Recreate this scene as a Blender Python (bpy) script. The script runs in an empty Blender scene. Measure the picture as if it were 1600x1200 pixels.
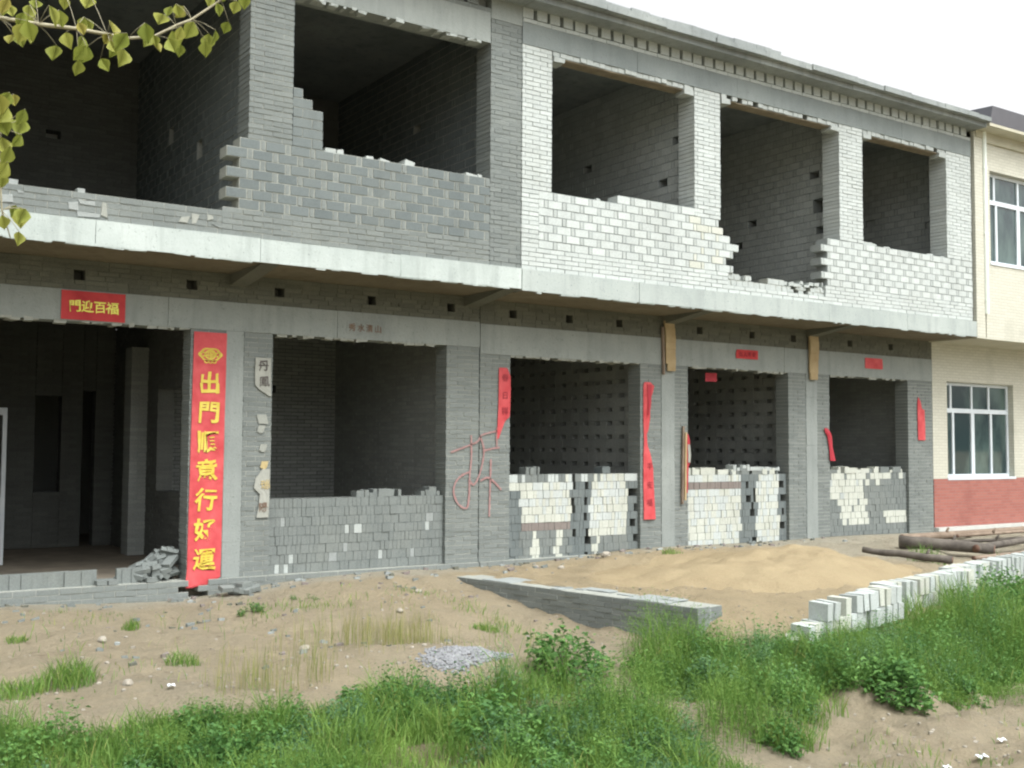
import bpy, math, random
import numpy as np
from mathutils import Vector, Matrix
rnd = random.Random(11)
nrg = np.random.RandomState(5)
sc = bpy.context.scene
COL = sc.collection
R = math.radians

# ------------------------------------------------------------------ camera
cam_d = bpy.data.cameras.new("camera")
cam_d.sensor_width = 36.0
cam_d.lens = 36.0 * 1731.40 / 1600.0
cam_d.clip_start = 0.1
cam_d.clip_end = 2000.0
cam = bpy.data.objects.new("camera", cam_d)
COL.objects.link(cam)
yaw, pitch, roll = 0.5952, 0.05617, 0.00616
cyw, syw = math.cos(yaw), math.sin(yaw)
Fv = Vector((syw * math.cos(pitch), cyw * math.cos(pitch), math.sin(pitch)))
R0 = Vector((cyw, -syw, 0)); U0 = R0.cross(Fv)
cr, sr = math.cos(roll), math.sin(roll)
Rv = cr * R0 + sr * U0; Uv = -sr * R0 + cr * U0
mw = Matrix((( Rv.x, Uv.x, -Fv.x, -4.9889), (Rv.y, Uv.y, -Fv.y, -13.6178), (Rv.z, Uv.z, -Fv.z, 1.7309), (0, 0, 0, 1)))
cam.matrix_world = mw
sc.camera = cam

# ------------------------------------------------------------------ world, sun, exposure (bright overcast)
world = bpy.data.worlds.new("World")
sc.world = world
world.use_nodes = True
wn = world.node_tree
for n in list(wn.nodes): wn.nodes.remove(n)
sky = wn.nodes.new("ShaderNodeTexSky")
sky.sky_type = 'NISHITA'; sky.sun_disc = False
SUN_EL, SUN_AZ = R(60), R(172)
sky.sun_elevation = SUN_EL; sky.sun_rotation = SUN_AZ
sky.air_density = 1.0; sky.dust_density = 6.0; sky.ozone_density = 1.0
hsv = wn.nodes.new("ShaderNodeHueSaturation"); hsv.inputs['Saturation'].default_value = 0.07
bg = wn.nodes.new("ShaderNodeBackground"); bg.inputs['Strength'].default_value = 0.15
wo = wn.nodes.new("ShaderNodeOutputWorld")
wn.links.new(sky.outputs[0], hsv.inputs['Color']); wn.links.new(hsv.outputs[0], bg.inputs[0]); wn.links.new(bg.outputs[0], wo.inputs[0])
sun_d = bpy.data.lights.new("sun", 'SUN')
sun_d.energy = 0.5; sun_d.angle = R(40); sun_d.color = (1.0, 0.975, 0.93)
sun = bpy.data.objects.new("sun", sun_d); COL.objects.link(sun)
sdir = Vector((math.sin(SUN_AZ) * math.cos(SUN_EL), math.cos(SUN_AZ) * math.cos(SUN_EL), math.sin(SUN_EL)))
sun.rotation_euler = (-sdir).to_track_quat('-Z', 'Y').to_euler()
sc.view_settings.view_transform = 'Standard'; sc.view_settings.look = 'None'
sc.view_settings.exposure = 1.26; sc.view_settings.gamma = 1.0
sc.render.engine = 'CYCLES'
sc.cycles.pixel_filter_type = 'BLACKMAN_HARRIS'; sc.cycles.filter_width = 2.2

# ------------------------------------------------------------------ materials
def nd(nt, t, **kw):
    n = nt.nodes.new(t)
    for k, v in kw.items():
        if k in n.inputs: n.inputs[k].default_value = v
        else: setattr(n, k, v)
    return n
def c4(c): return (c[0], c[1], c[2], 1.0)
def mix(nt, fac, a, b, mode='MIX'):
    m = nt.nodes.new("ShaderNodeMix"); m.data_type = 'RGBA'; m.blend_type = mode; m.clamp_factor = True
    for sock, v in ((m.inputs[0], fac), (m.inputs[6], a), (m.inputs[7], b)):
        if isinstance(v, (int, float)): sock.default_value = v
        elif isinstance(v, tuple): sock.default_value = c4(v)
        else: nt.links.new(v, sock)
    return m.outputs[2]
def noise(nt, scale, detail=4, rough=.6, vec=None, stretch=None):
    n = nd(nt, "ShaderNodeTexNoise", Scale=scale, Detail=detail, Roughness=rough)
    tc = nt.nodes.new("ShaderNodeNewGeometry")
    src = tc.outputs['Position']
    if stretch:
        mp = nt.nodes.new("ShaderNodeMapping"); mp.inputs['Scale'].default_value = stretch
        nt.links.new(src, mp.inputs[0]); src = mp.outputs[0]
    nt.links.new(src, n.inputs['Vector'])
    return n.outputs['Fac']
def ramp(nt, fac, lo, hi):
    m = nt.nodes.new("ShaderNodeMapRange"); m.inputs['From Min'].default_value = lo; m.inputs['From Max'].default_value = hi
    nt.links.new(fac, m.inputs['Value']); return m.outputs[0]
def attr(nt, name):
    a = nt.nodes.new("ShaderNodeAttribute"); a.attribute_name = name; return a.outputs['Fac']
def new_mat(name, rough=.9, spec=.25):
    m = bpy.data.materials.new(name); m.use_nodes = True
    b = m.node_tree.nodes['Principled BSDF']
    b.inputs['Roughness'].default_value = rough
    b.inputs['Specular IOR Level'].default_value = spec
    return m, m.node_tree, b
def set_col(nt, b, col): nt.links.new(col, b.inputs['Base Color'])
def bump(nt, b, h, dist=.005, strength=.6):
    bp = nd(nt, "ShaderNodeBump", Strength=strength, Distance=dist)
    nt.links.new(h, bp.inputs['Height']); nt.links.new(bp.outputs[0], b.inputs['Normal'])

def masonry_mat(name, lo, hi, stain, stain_amt=.5, bumpd=.004, nscale=1.3):
    """per-brick tint between lo and hi, plus blotchy stain with a shape of its own"""
    K = 1.2 if name == 'interior_pale_block' else .75 if 'pale' in name or 'cream' in name or 'dull' in name else 1.6 if 'interior' in name else .70 if 'blue' in name else .74 if name == 'light_mortar' else .82  # interior bricks raised: flare that veils dark rooms is put into their colour
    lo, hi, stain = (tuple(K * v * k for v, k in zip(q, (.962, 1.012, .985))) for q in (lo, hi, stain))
    m, nt, b = new_mat(name, .93, .15)
    c = mix(nt, ramp(nt, attr(nt, 'tint'), -1.35, 1.35), lo, hi)
    s = ramp(nt, noise(nt, nscale, 6, .65), .48, .72)
    sm = nt.nodes.new("ShaderNodeMath"); sm.operation = 'MULTIPLY'; sm.inputs[1].default_value = stain_amt
    nt.links.new(s, sm.inputs[0])
    c = mix(nt, sm.outputs[0], c, stain)
    st = nt.nodes.new("ShaderNodeMath"); st.operation = 'MULTIPLY'; st.inputs[1].default_value = .32
    nt.links.new(ramp(nt, noise(nt, 2.6, 6, .65, None, (1.6, 1.6, .22)), .52, .78), st.inputs[0])
    c = mix(nt, st.outputs[0], c, tuple(.5 * x for x in lo))
    g = ramp(nt, noise(nt, 55, 4, .7), .3, .75)
    c = mix(nt, .38, c, mix(nt, g, tuple(.55 * x for x in lo), tuple(min(1, 1.15 * x) for x in hi)))
    set_col(nt, b, c)
    bump(nt, b, noise(nt, 90, 4, .7), bumpd, .7)
    return m
M = {}
M['grey_brick'] = masonry_mat('grey_cement_brick', (.185, .20, .198), (.275, .29, .285), (.32, .325, .295), .45)
M['block'] = masonry_mat('blue_grey_block', (.17, .193, .20), (.26, .285, .29), (.30, .31, .29), .5)
M['white_brick'] = masonry_mat('pale_cement_brick', (.56, .585, .585), (.74, .765, .76), (.46, .46, .43), .4)
M['header'] = masonry_mat('dull_header_brick', (.48, .505, .50), (.62, .64, .635), (.44, .44, .41), .35)
M['cream_brick'] = masonry_mat('cream_sandlime_brick', (.62, .615, .55), (.76, .76, .70), (.44, .43, .38), .4)
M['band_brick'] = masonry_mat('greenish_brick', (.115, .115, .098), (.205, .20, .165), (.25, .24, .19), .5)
M['int_brick'] = masonry_mat('interior_brick', (.16, .165, .16), (.26, .26, .25), (.15, .15, .145), .5)
M['int_dark'] = masonry_mat('shade_toned_inner_brick', (.13, .132, .125), (.205, .205, .195), (.10, .10, .095), .5)  # interior brick darkened; the gloom of deep rooms is put into the colour
M['int_pale'] = masonry_mat('interior_pale_block', (.29, .30, .30), (.42, .43, .425), (.26, .265, .26), .5)
M['mortar_pale'] = masonry_mat('light_mortar', (.42, .42, .385), (.50, .50, .465), (.30, .30, .275), .6, .006, 3)
M['mortar_grey'] = masonry_mat('grey_mortar', (.33, .345, .345), (.41, .425, .425), (.25, .255, .25), .5, .006, 3)
M['dry_joint'] = masonry_mat('dry_joint', (.135, .14, .135), (.19, .195, .19), (.10, .105, .10), .5, .004, 3)
M['red_dust_brick'] = masonry_mat('reddish_brick', (.24, .20, .19), (.30, .255, .24), (.28, .2, .18), .5)

def concrete_mat(name, a, bcol, streak=.35, seams=True):
    a, bcol = (tuple(.86 * v * k for v, k in zip(q, (.962, 1.012, .985))) for q in (a, bcol))
    m, nt, b = new_mat(name, .9, .2)
    c = mix(nt, ramp(nt, noise(nt, .9, 8, .65), .3, .7), a, bcol)
    st = ramp(nt, noise(nt, 3.0, 5, .6, None, (2.2, 2.2, .28)), .5, .75)
    sm = nt.nodes.new("ShaderNodeMath"); sm.operation = 'MULTIPLY'; sm.inputs[1].default_value = streak
    nt.links.new(st, sm.inputs[0])
    c = mix(nt, sm.outputs[0], c, tuple(.55 * x for x in a))
    c = mix(nt, ramp(nt, noise(nt, 34, 3, .7), .62, .72), c, tuple(.6 * x for x in a))
    set_col(nt, b, c)
    bump(nt, b, noise(nt, 26, 6, .75), .012, .6)
    return m
M['concrete'] = concrete_mat('cast_concrete', (.26, .275, .27), (.355, .37, .36))
M['concrete_dark'] = concrete_mat('dark_cast_concrete', (.20, .22, .225), (.27, .29, .29), .25)
M['concrete_white'] = concrete_mat('whitened_concrete', (.40, .435, .425), (.56, .59, .58), .4)
M['concrete_slab'] = concrete_mat('slab_edge_concrete', (.36, .39, .385), (.47, .495, .485), .3)
M['roof_conc'] = concrete_mat('roof_concrete', (.23, .245, .25), (.36, .375, .375), .5)
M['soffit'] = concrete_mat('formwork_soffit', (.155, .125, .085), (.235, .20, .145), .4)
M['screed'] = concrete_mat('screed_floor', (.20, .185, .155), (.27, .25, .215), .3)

def plain_mat(name, a, bcol, rough=.7, scale=6, spec=.3, bumpd=0, tint=False):
    m, nt, b = new_mat(name, rough, spec)
    c = mix(nt, ramp(nt, noise(nt, scale, 5, .6), .3, .7), a, bcol)
    if tint:
        c2 = mix(nt, ramp(nt, attr(nt, 'tint'), -1, 1), a, bcol)
        c = mix(nt, .65, c, c2)
    set_col(nt, b, c)
    if bumpd: bump(nt, b, noise(nt, scale * 6, 4, .6), bumpd, .6)
    return m
M['red_paper'] = plain_mat('red_paper', (.37, .024, .03), (.52, .05, .05), .6, 3.5)
M['red_faded'] = plain_mat('faded_red_paper', (.42, .04, .048), (.58, .10, .105), .65, 5)
M['red_dark'] = plain_mat('dark_red_paper', (.33, .025, .04), (.42, .04, .055), .6, 3)
M['gold'] = plain_mat('gold_ink', (.55, .42, .05), (.66, .56, .12), .5, 9)
M['gold_faded'] = plain_mat('faded_gold_ink', (.50, .36, .04), (.68, .55, .10), .55, 14)
M['bright_gold'] = plain_mat('bright_gold_ink', (.80, .78, .12), (.88, .85, .20), .5, 9)
M['ink'] = plain_mat('black_ink', (.05, .045, .045), (.10, .085, .08), .8, 9)
M['brown_ink'] = plain_mat('brown_ink', (.13, .085, .06), (.20, .14, .10), .8, 9)
M['red_ink'] = plain_mat('dark_red_ink', (.22, .02, .03), (.30, .04, .05), .8, 9)
M['faded_ochre'] = plain_mat('ochre_ink', (.38, .30, .14), (.48, .40, .22), .8, 9)
M['graffiti'] = plain_mat('red_spray_paint', (.28, .15, .145), (.33, .22, .21), .85, 22)
M['white_paper'] = plain_mat('pale_paper', (.265, .275, .245), (.35, .36, .32), .8, 7)
M['formwork'] = plain_mat('formwork_board', (.17, .145, .10), (.27, .235, .17), .85, 6)
M['plank'] = plain_mat('pine_plank', (.31, .23, .12), (.41, .325, .19), .75, 5, .25, .003)
M['old_wood'] = plain_mat('weathered_wood', (.15, .115, .085), (.27, .215, .165), .9, 4, .15, .008)
M['bark'] = plain_mat('log_bark', (.07, .062, .054), (.15, .135, .115), .92, 5, .15, .012)
M['log_end'] = plain_mat('rotten_heartwood', (.09, .05, .035), (.20, .12, .085), .95, 9)
M['stone'] = plain_mat('pale_stone', (.21, .19, .155), (.36, .335, .28), .9, 8, .2, .006, True)
M['gravel'] = plain_mat('gravel_stone', (.15, .157, .165), (.27, .28, .287), .85, 14, .25, .004, True)
M['litter'] = plain_mat('litter', (.6, .64, .66), (.8, .83, .84), .5, 5)
M['alu'] = plain_mat('white_aluminium', (.52, .58, .62), (.62, .68, .71), .35, 3, .5)
M['pvc'] = plain_mat('pale_pvc', (.62, .68, .62), (.72, .77, .71), .45, 3, .4)
M['cornice'] = plain_mat('purple_grey_fascia', (.105, .107, .122), (.13, .133, .15), .5, 2, .35)
M['cream_render'] = plain_mat('cream_render', (.40, .39, .30), (.47, .46, .37), .85, 3)
M['base_white'] = plain_mat('whitewashed_kerb', (.42, .435, .41), (.5, .51, .48), .85, 4)
M['door'] = plain_mat('pale_door', (.50, .56, .60), (.64, .68, .70), .5, 3)
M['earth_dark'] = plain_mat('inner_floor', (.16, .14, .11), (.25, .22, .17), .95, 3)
def glass_mat():
    m, nt, b = new_mat('window_glass', .04, .6)
    c = mix(nt, ramp(nt, noise(nt, 1.6, 4, .6, None, (1, 1, .5)), .4, .65), (.022, .040, .042), (.075, .115, .105))  # blotchy green painted into the panes, standing in for reflected trees
    set_col(nt, b, c)
    return m
M['glass'] = glass_mat()
def tile_mat(name, c1, c2, mortar, axis='front', w=.20, h=.06):
    m, nt, b = new_mat(name, .55, .4)
    g = nt.nodes.new("ShaderNodeNewGeometry"); sp = nt.nodes.new("ShaderNodeSeparateXYZ"); cb = nt.nodes.new("ShaderNodeCombineXYZ")
    ad = nt.nodes.new("ShaderNodeMath"); ad.operation = 'ADD'
    nt.links.new(g.outputs['Position'], sp.inputs[0]); nt.links.new(sp.outputs[0], ad.inputs[0]); nt.links.new(sp.outputs[1], ad.inputs[1])
    nt.links.new(ad.outputs[0], cb.inputs[0]); nt.links.new(sp.outputs[2], cb.inputs[1])
    t = nd(nt, "ShaderNodeTexBrick", Scale=1.0)
    t.inputs['Brick Width'].default_value = w; t.inputs['Row Height'].default_value = h; t.inputs['Mortar Size'].default_value = .006
    t.inputs['Color1'].default_value = c4(c1); t.inputs['Color2'].default_value = c4(c2); t.inputs['Mortar'].default_value = c4(mortar)
    nt.links.new(cb.outputs[0], t.inputs['Vector'])
    c = mix(nt, ramp(nt, noise(nt, 1.2, 6, .6), .55, .8), t.outputs['Color'], tuple(.75 * x for x in c1))
    set_col(nt, b, c)
    inv = nt.nodes.new("ShaderNodeMath"); inv.operation = 'SUBTRACT'; inv.inputs[0].default_value = 1
    nt.links.new(t.outputs['Fac'], inv.inputs[1]); bump(nt, b, inv.outputs[0], .004, .6)
    return m
M['cream_tile'] = tile_mat('cream_wall_tile', (.475, .475, .395), (.515, .515, .435), (.40, .40, .34))
M['red_tile'] = tile_mat('red_wall_tile', (.29, .098, .078), (.34, .125, .098), (.26, .145, .125))

def foliage_mat(name, lo, hi, dry, trans=.35):
    m, nt, b = new_mat(name, .6, .3)
    c = mix(nt, ramp(nt, attr(nt, 'tint'), -1, .7), lo, hi)
    c = mix(nt, ramp(nt, attr(nt, 'tint'), .72, 1.0), c, dry)
    c = mix(nt, ramp(nt, noise(nt, 2.2, 3, .6), .35, .7), c, mix(nt, .5, c, lo))
    set_col(nt, b, c)
    tr = nt.nodes.new("ShaderNodeBsdfTranslucent"); nt.links.new(c, tr.inputs['Color'])
    ms = nt.nodes.new("ShaderNodeMixShader"); ms.inputs[0].default_value = trans
    nt.links.new(b.outputs[0], ms.inputs[1]); nt.links.new(tr.outputs[0], ms.inputs[2])
    nt.links.new(ms.outputs[0], nt.nodes['Material Output'].inputs[0])
    return m
M['grass'] = foliage_mat('grass_blades', (0.078, 0.177, 0.033), (0.236, 0.373, 0.082), (0.419, 0.406, 0.140))
M['weed'] = foliage_mat('weed_leaves', (0.053, 0.144, 0.037), (0.158, 0.304, 0.075), (0.279, 0.373, 0.103))
M['weed_blue'] = foliage_mat('bluish_weed_leaves', (0.062, 0.152, 0.067), (0.158, 0.279, 0.127), (0.210, 0.338, 0.148))
M['dry_stalk'] = foliage_mat('dry_stalks', (0.196, 0.238, 0.077), (0.322, 0.322, 0.126), (0.420, 0.364, 0.182))
M['poplar_leaf'] = foliage_mat('poplar_leaves', (.20, .245, .04), (.37, .385, .085), (.36, .29, .07), .45)
M['twig'] = plain_mat('twig_bark', (.22, .20, .13), (.38, .36, .25), .8, 20)

def ground_mat():
    m, nt, b = new_mat('dirt_ground', .97, .1)
    tan = mix(nt, ramp(nt, noise(nt, .55, 7, .62), .35, .68), (0.297, 0.258, 0.178), (0.268, 0.246, 0.185))
    tan = mix(nt, ramp(nt, noise(nt, 2.3, 6, .7), .45, .75), tan, (0.383, 0.330, 0.227))
    tan = mix(nt, ramp(nt, noise(nt, 1.1, 6, .7), .58, .75), tan, (0.225, 0.184, 0.123))
    sand = mix(nt, ramp(nt, noise(nt, 1.5, 6, .65), .35, .7), (0.369, 0.301, 0.185), (0.297, 0.246, 0.153))
    c = mix(nt, attr(nt, 'sand'), tan, sand)
    c = mix(nt, attr(nt, 'cement'), c, mix(nt, ramp(nt, noise(nt, 4, 5, .7), .35, .65), (0.289, 0.286, 0.233), (0.362, 0.352, 0.288)))
    c = mix(nt, attr(nt, 'lush'), c, (0.109, 0.095, 0.052))
    c = mix(nt, ramp(nt, noise(nt, 6.5, 6, .75), .56, .70), c, (0.181, 0.150, 0.103))
    c = mix(nt, ramp(nt, noise(nt, 8.5, 6, .8), .60, .74), c, (0.420, 0.389, 0.301))
    peb = nd(nt, "ShaderNodeTexVoronoi", Scale=26.0); g = nt.nodes.new("ShaderNodeNewGeometry"); nt.links.new(g.outputs['Position'], peb.inputs['Vector'])
    spot = ramp(nt, peb.outputs['Distance'], .16, .05)
    gate = ramp(nt, noise(nt, 3.1, 3, .6), .56, .66)
    mm = nt.nodes.new("ShaderNodeMath"); mm.operation = 'MULTIPLY'; nt.links.new(spot, mm.inputs[0]); nt.links.new(gate, mm.inputs[1])
    c = mix(nt, mm.outputs[0], c, (0.492, 0.470, 0.370))
    c = mix(nt, .3, c, mix(nt, ramp(nt, noise(nt, 38, 4, .75), .3, .7), (0.188, 0.154, 0.103), (0.448, 0.382, 0.268)))
    set_col(nt, b, c)
    bump(nt, b, noise(nt, 11, 10, .78), .09, .9)
    return m
M['ground'] = ground_mat()
def sand_mat():
    m, nt, b = new_mat('sand', .97, .1)
    c = mix(nt, ramp(nt, noise(nt, 1.8, 7, .65), .35, .7), (0.288, 0.240, 0.149), (0.234, 0.190, 0.117))
    c = mix(nt, .25, c, mix(nt, ramp(nt, noise(nt, 45, 4, .7), .3, .7), (0.174, 0.132, 0.077), (0.348, 0.274, 0.165)))
    set_col(nt, b, c); bump(nt, b, noise(nt, 16, 8, .7), .04, .6)
    return m
M['sand'] = sand_mat()

# ------------------------------------------------------------------ mesh helpers
FRONT = ((0, 0, 0), (1, 0, 0), (0, 1, 0))
WORLD_ORIGIN = {}
class MB:
    def __init__(s): s.v = []; s.f = []; s.m = []; s.t = []; s.mats = []
    def mi(s, name):
        if name not in s.mats: s.mats.append(name)
        return s.mats.index(name)
    def face(s, idx, m, t=0.): s.f.append(idx); s.m.append(s.mi(m)); s.t.append(t)
    def box(s, u0, u1, n0, n1, z0, z1, m, t=0., fr=FRONT, jit=0., tilt=0.):
        o, U, N = fr; b = len(s.v); cu, cz = (u0 + u1) / 2, (z0 + z1) / 2
        ct, stt = math.cos(tilt), math.sin(tilt)
        for n in (n0, n1):
            for (u, z) in ((u0, z0), (u1, z0), (u1, z1), (u0, z1)):
                if jit: u += rnd.uniform(-jit, jit); z += rnd.uniform(-jit, jit)
                if tilt:
                    du, dz = u - cu, z - cz; u, z = cu + du * ct - dz * stt, cz + du * stt + dz * ct
                s.v.append((o[0] + U[0] * u + N[0] * n, o[1] + U[1] * u + N[1] * n, o[2] + z))
        for q in ((0, 1, 2, 3), (5, 4, 7, 6), (4, 0, 3, 7), (1, 5, 6, 2), (3, 2, 6, 7), (4, 5, 1, 0)):
            s.face(tuple(b + i for i in q), m, t)
    def prism(s, poly, y0, y1, m, t=0.):
        """poly in (x,z) pulled from y0 to y1"""
        b = len(s.v); n = len(poly)
        for y in (y0, y1):
            for x, z in poly: s.v.append((x, y, z))
        s.face(tuple(b + i for i in range(n)), m, t); s.face(tuple(b + n + i for i in reversed(range(n))), m, t)
        for i in range(n):
            j = (i + 1) % n; s.face((b + j, b + i, b + n + i, b + n + j), m, t)
    def prism_x(s, poly, x0, x1, m, t=0.):
        """poly in (y,z) pulled along x"""
        b = len(s.v); n = len(poly)
        for x in (x0, x1):
            for y, z in poly: s.v.append((x, y, z))
        s.face(tuple(b + i for i in reversed(range(n))), m, t); s.face(tuple(b + n + i for i in range(n)), m, t)
        for i in range(n):
            j = (i + 1) % n; s.face((b + i, b + j, b + n + j, b + n + i), m, t)
    def tube(s, pts, rads, m, t=0., seg=8, wob=0., cap=None):
        b = len(s.v); pts = [Vector(p) for p in pts]
        for i, p in enumerate(pts):
            d = (pts[min(i + 1, len(pts) - 1)] - pts[max(i - 1, 0)]).normalized()
            a = d.orthogonal().normalized() if i == 0 else (a - d * a.dot(d)).normalized()
            c = d.cross(a)
            for k in range(seg):
                an = 2 * math.pi * k / seg; r = rads[i] * (1 + rnd.uniform(-wob, wob))
                s.v.append(tuple(p + a * math.cos(an) * r + c * math.sin(an) * r))
        for i in range(len(pts) - 1):
            for k in range(seg):
                k2 = (k + 1) % seg
                s.face((b + i * seg + k, b + i * seg + k2, b + (i + 1) * seg + k2, b + (i + 1) * seg + k), m, t)
        e = len(pts) - 1
        s.face(tuple(b + k for k in reversed(range(seg))), cap or m, t); s.face(tuple(b + e * seg + k for k in range(seg)), cap or m, t)
def link(name, mb, parent=None, smooth=False, local=False):
    me = bpy.data.meshes.new(name)
    V = np.array(mb.v, float)
    if local: o = np.zeros(3)
    else:
        lo, hi = V.min(0), V.max(0); o = np.array([(lo[0] + hi[0]) / 2, (lo[1] + hi[1]) / 2, lo[2]])
    me.from_pydata((V - o).tolist(), [], mb.f)
    for nme in mb.mats: me.materials.append(M[nme])
    me.polygons.foreach_set('material_index', mb.m)
    a = me.attributes.new('tint', 'FLOAT', 'FACE'); a.data.foreach_set('value', mb.t)
    if smooth: me.polygons.foreach_set('use_smooth', [True] * len(me.polygons))
    me.update()
    ob = bpy.data.objects.new(name, me); COL.objects.link(ob)
    WORLD_ORIGIN[ob.name] = Vector(o)
    if parent is not None:
        ob.parent = parent; ob.location = Vector(o) - (Vector((0, 0, 0)) if local else WORLD_ORIGIN[parent.name])
    else: ob.location = Vector(o)
    return ob
def empty(name, loc):
    ob = bpy.data.objects.new(name, None); ob.empty_display_size = .3; ob.location = loc; COL.objects.link(ob)
    WORLD_ORIGIN[ob.name] = Vector(loc); return ob
def tag(o, label=None, cat=None, group=None, kind=None):
    if label: o['label'] = label
    if cat: o['category'] = cat
    if group: o['group'] = group
    if kind: o['kind'] = kind
    return o
def copy_tree(o, parent=None):
    c = o.copy(); COL.objects.link(c); c.parent = parent
    for ch in o.children: copy_tree(ch, c)
    return c

def courses(mb, u0, u1, z0, z1, h, L, mat, mortar, fr=FRONT, n0=0., depth=.24, joint=.01, rec=.007, head=None, hmat=None,
            hole=None, keep=None, pick=None, jit=.0025, phase=0., njit=.004, off=None, tint=None, widths=None, cut=()):
    """lay real bricks course by course; head = length of a thin header between stretchers (rowlock bond)"""
    nrow = max(1, int(round((z1 - z0) / h))); hh = (z1 - z0) / nrow
    for r in range(nrow):
        za = z0 + r * hh; zb = za + hh
        per = L + (head or 0)
        st = ((r % 2) * .5 + phase) * per if off is None else off(r) * per
        u = u0 - per + (st % per); cells = []
        while u < u1:
            if widths: seq = [(rnd.choice(widths), mat)]
            else: seq = [(L, mat)] + ([(head, hmat or mat)] if head else [])
            for w, mt in seq:
                a, c = max(u, u0), min(u + w, u1); u += w
                if c > a: cells.append([a, c, mt])
        if len(cells) > 1 and cells[0][1] - cells[0][0] < .045: cells[1][0] = u0; cells.pop(0)
        if len(cells) > 1 and cells[-1][1] - cells[-1][0] < .045: cells[-2][1] = u1; cells.pop()
        for q0, q1, w0, w1 in cut:
            if w0 < (za + zb) / 2 < w1:
                cells = [p_ for a, c, mt in cells for p_ in ([[a, c, mt]] if c <= q0 or a >= q1 else [[a, q0, mt], [q1, c, mt]]) if p_[1] - p_[0] > .012]
        for a, c, mt in cells:
            uc, zc = (a + c) / 2, (za + zb) / 2
            if keep and not keep(uc, zc, r): continue
            if hole and hole(uc, zc, a, c): continue
            mt2 = (pick(uc, zc, r) if pick else None) or mt
            t = rnd.uniform(-1, 1) if tint is None else tint(uc, zc)
            j2 = joint / 2; ea, ec = a <= u0 + 1e-6, c >= u1 - 1e-6
            dn = rnd.uniform(-njit, njit)
            mb.box(a + (rnd.uniform(0, .004) if ea else j2), c - (rnd.uniform(0, .004) if ec else j2), n0 + dn, n0 + depth - .004, za + j2, zb - j2, mt2, t, fr, jit)
            if mortar: mb.box(a + .009 * ea, c - .009 * ec, n0 + max(rec, dn + .003), n0 + depth, za, zb, mortar, rnd.uniform(-.6, .6), fr)
def rubble_row(mb, u0, u1, z, fr, n0, depth, mat, p=.5, L=.12):
    u = u0
    while u < u1:
        w = rnd.uniform(.05, L)
        if rnd.random() < p: mb.box(u, min(u + w, u1), n0 + rnd.uniform(0, .04), n0 + depth * rnd.uniform(.5, .95), z - .02, z + rnd.uniform(.02, .06), mat, rnd.uniform(-1, 1), fr, .008, rnd.uniform(-.12, .12))
        u += w + .01
def sheet(mb, rows, y, m, ncol=5, thick=.003, wr=.004, seed=0):
    """paper: rows of (z, xl, xr[, push]) from top to bottom, hung at plane y, facing -y"""
    rr = random.Random(seed); b = len(mb.v); nr = len(rows)
    for back in (0, 1):
        for row in rows:
            z, xl, xr = row[:3]; push = row[3] if len(row) > 3 else 0
            for k in range(ncol + 1):
                t = k / ncol; w = push * math.sin(math.pi * t) + rr.uniform(0, wr)
                mb.v.append((xl + (xr - xl) * t, y - w + (thick if back else 0) + (w if back else 0), z))
    off = nr * (ncol + 1)
    for i in range(nr - 1):
        for k in range(ncol):
            a = b + i * (ncol + 1) + k; c = a + ncol + 1
            mb.face((a, c, c + 1, a + 1), m); mb.face((a + off, a + 1 + off, c + 1 + off, c + off), m)
        a = b + i * (ncol + 1); c = a + ncol + 1; mb.face((a, a + off, c + off, c), m); a += ncol; c += ncol; mb.face((a, c, c + off, a + off), m)
    for k in range(ncol):
        a = b + k; mb.face((a, a + 1, a + 1 + off, a + off), m); a = b + (nr - 1) * (ncol + 1) + k; mb.face((a, a + off, a + 1 + off, a + 1), m)
def lettering(name, chars, size, mat, x, y, z, parent, vertical=False, spacing=1.0, bold=.012, tilt=0., squash=1.0):
    """characters centred at (x,z) on the plane y, facing -y, as one mesh of thin strokes"""
    mb = MB(); rot_ = (.05, -.04, .07, -.02)
    for i, ch in enumerate(chars):
        cu = bpy.data.curves.new('lettering', 'FONT'); cu.body = ch; cu.size = size; cu.extrude = .0012; cu.offset = bold * size
        cu.align_x = 'CENTER'; cu.resolution_u = 3
        ob = bpy.data.objects.new('lettering', cu); COL.objects.link(ob)
        dg = bpy.context.evaluated_depsgraph_get(); me = bpy.data.meshes.new_from_object(ob.evaluated_get(dg))
        b = len(mb.v); k = i - (len(chars) - 1) / 2
        ox, oz = (0, -k * size * spacing) if vertical else (k * size * spacing, 0)
        sl = math.tan(tilt)
        for v in me.vertices:
            wx, wz = (size * .10 * float(vnoise(np.array(v.co.x / size * 4.3 + 7 * i), np.array(v.co.y / size * 4.3), 1., q_)) for q_ in (3, 4))
            cx_, cz_ = v.co.x + wx, v.co.y - size * .36 + wz; ra = rot_[i % 4]
            px, pz = (cx_ * math.cos(ra) - cz_ * math.sin(ra)) * squash + ox, cx_ * math.sin(ra) + cz_ * math.cos(ra) + oz
            mb.v.append((x + px + sl * pz * (1 if vertical else 0), y - v.co.z, z + pz))
        for p in me.polygons: mb.face(tuple(b + q for q in p.vertices), mat)
        bpy.data.objects.remove(ob); bpy.data.curves.remove(cu); bpy.data.meshes.remove(me)
    return link(name, mb, parent)
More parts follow.
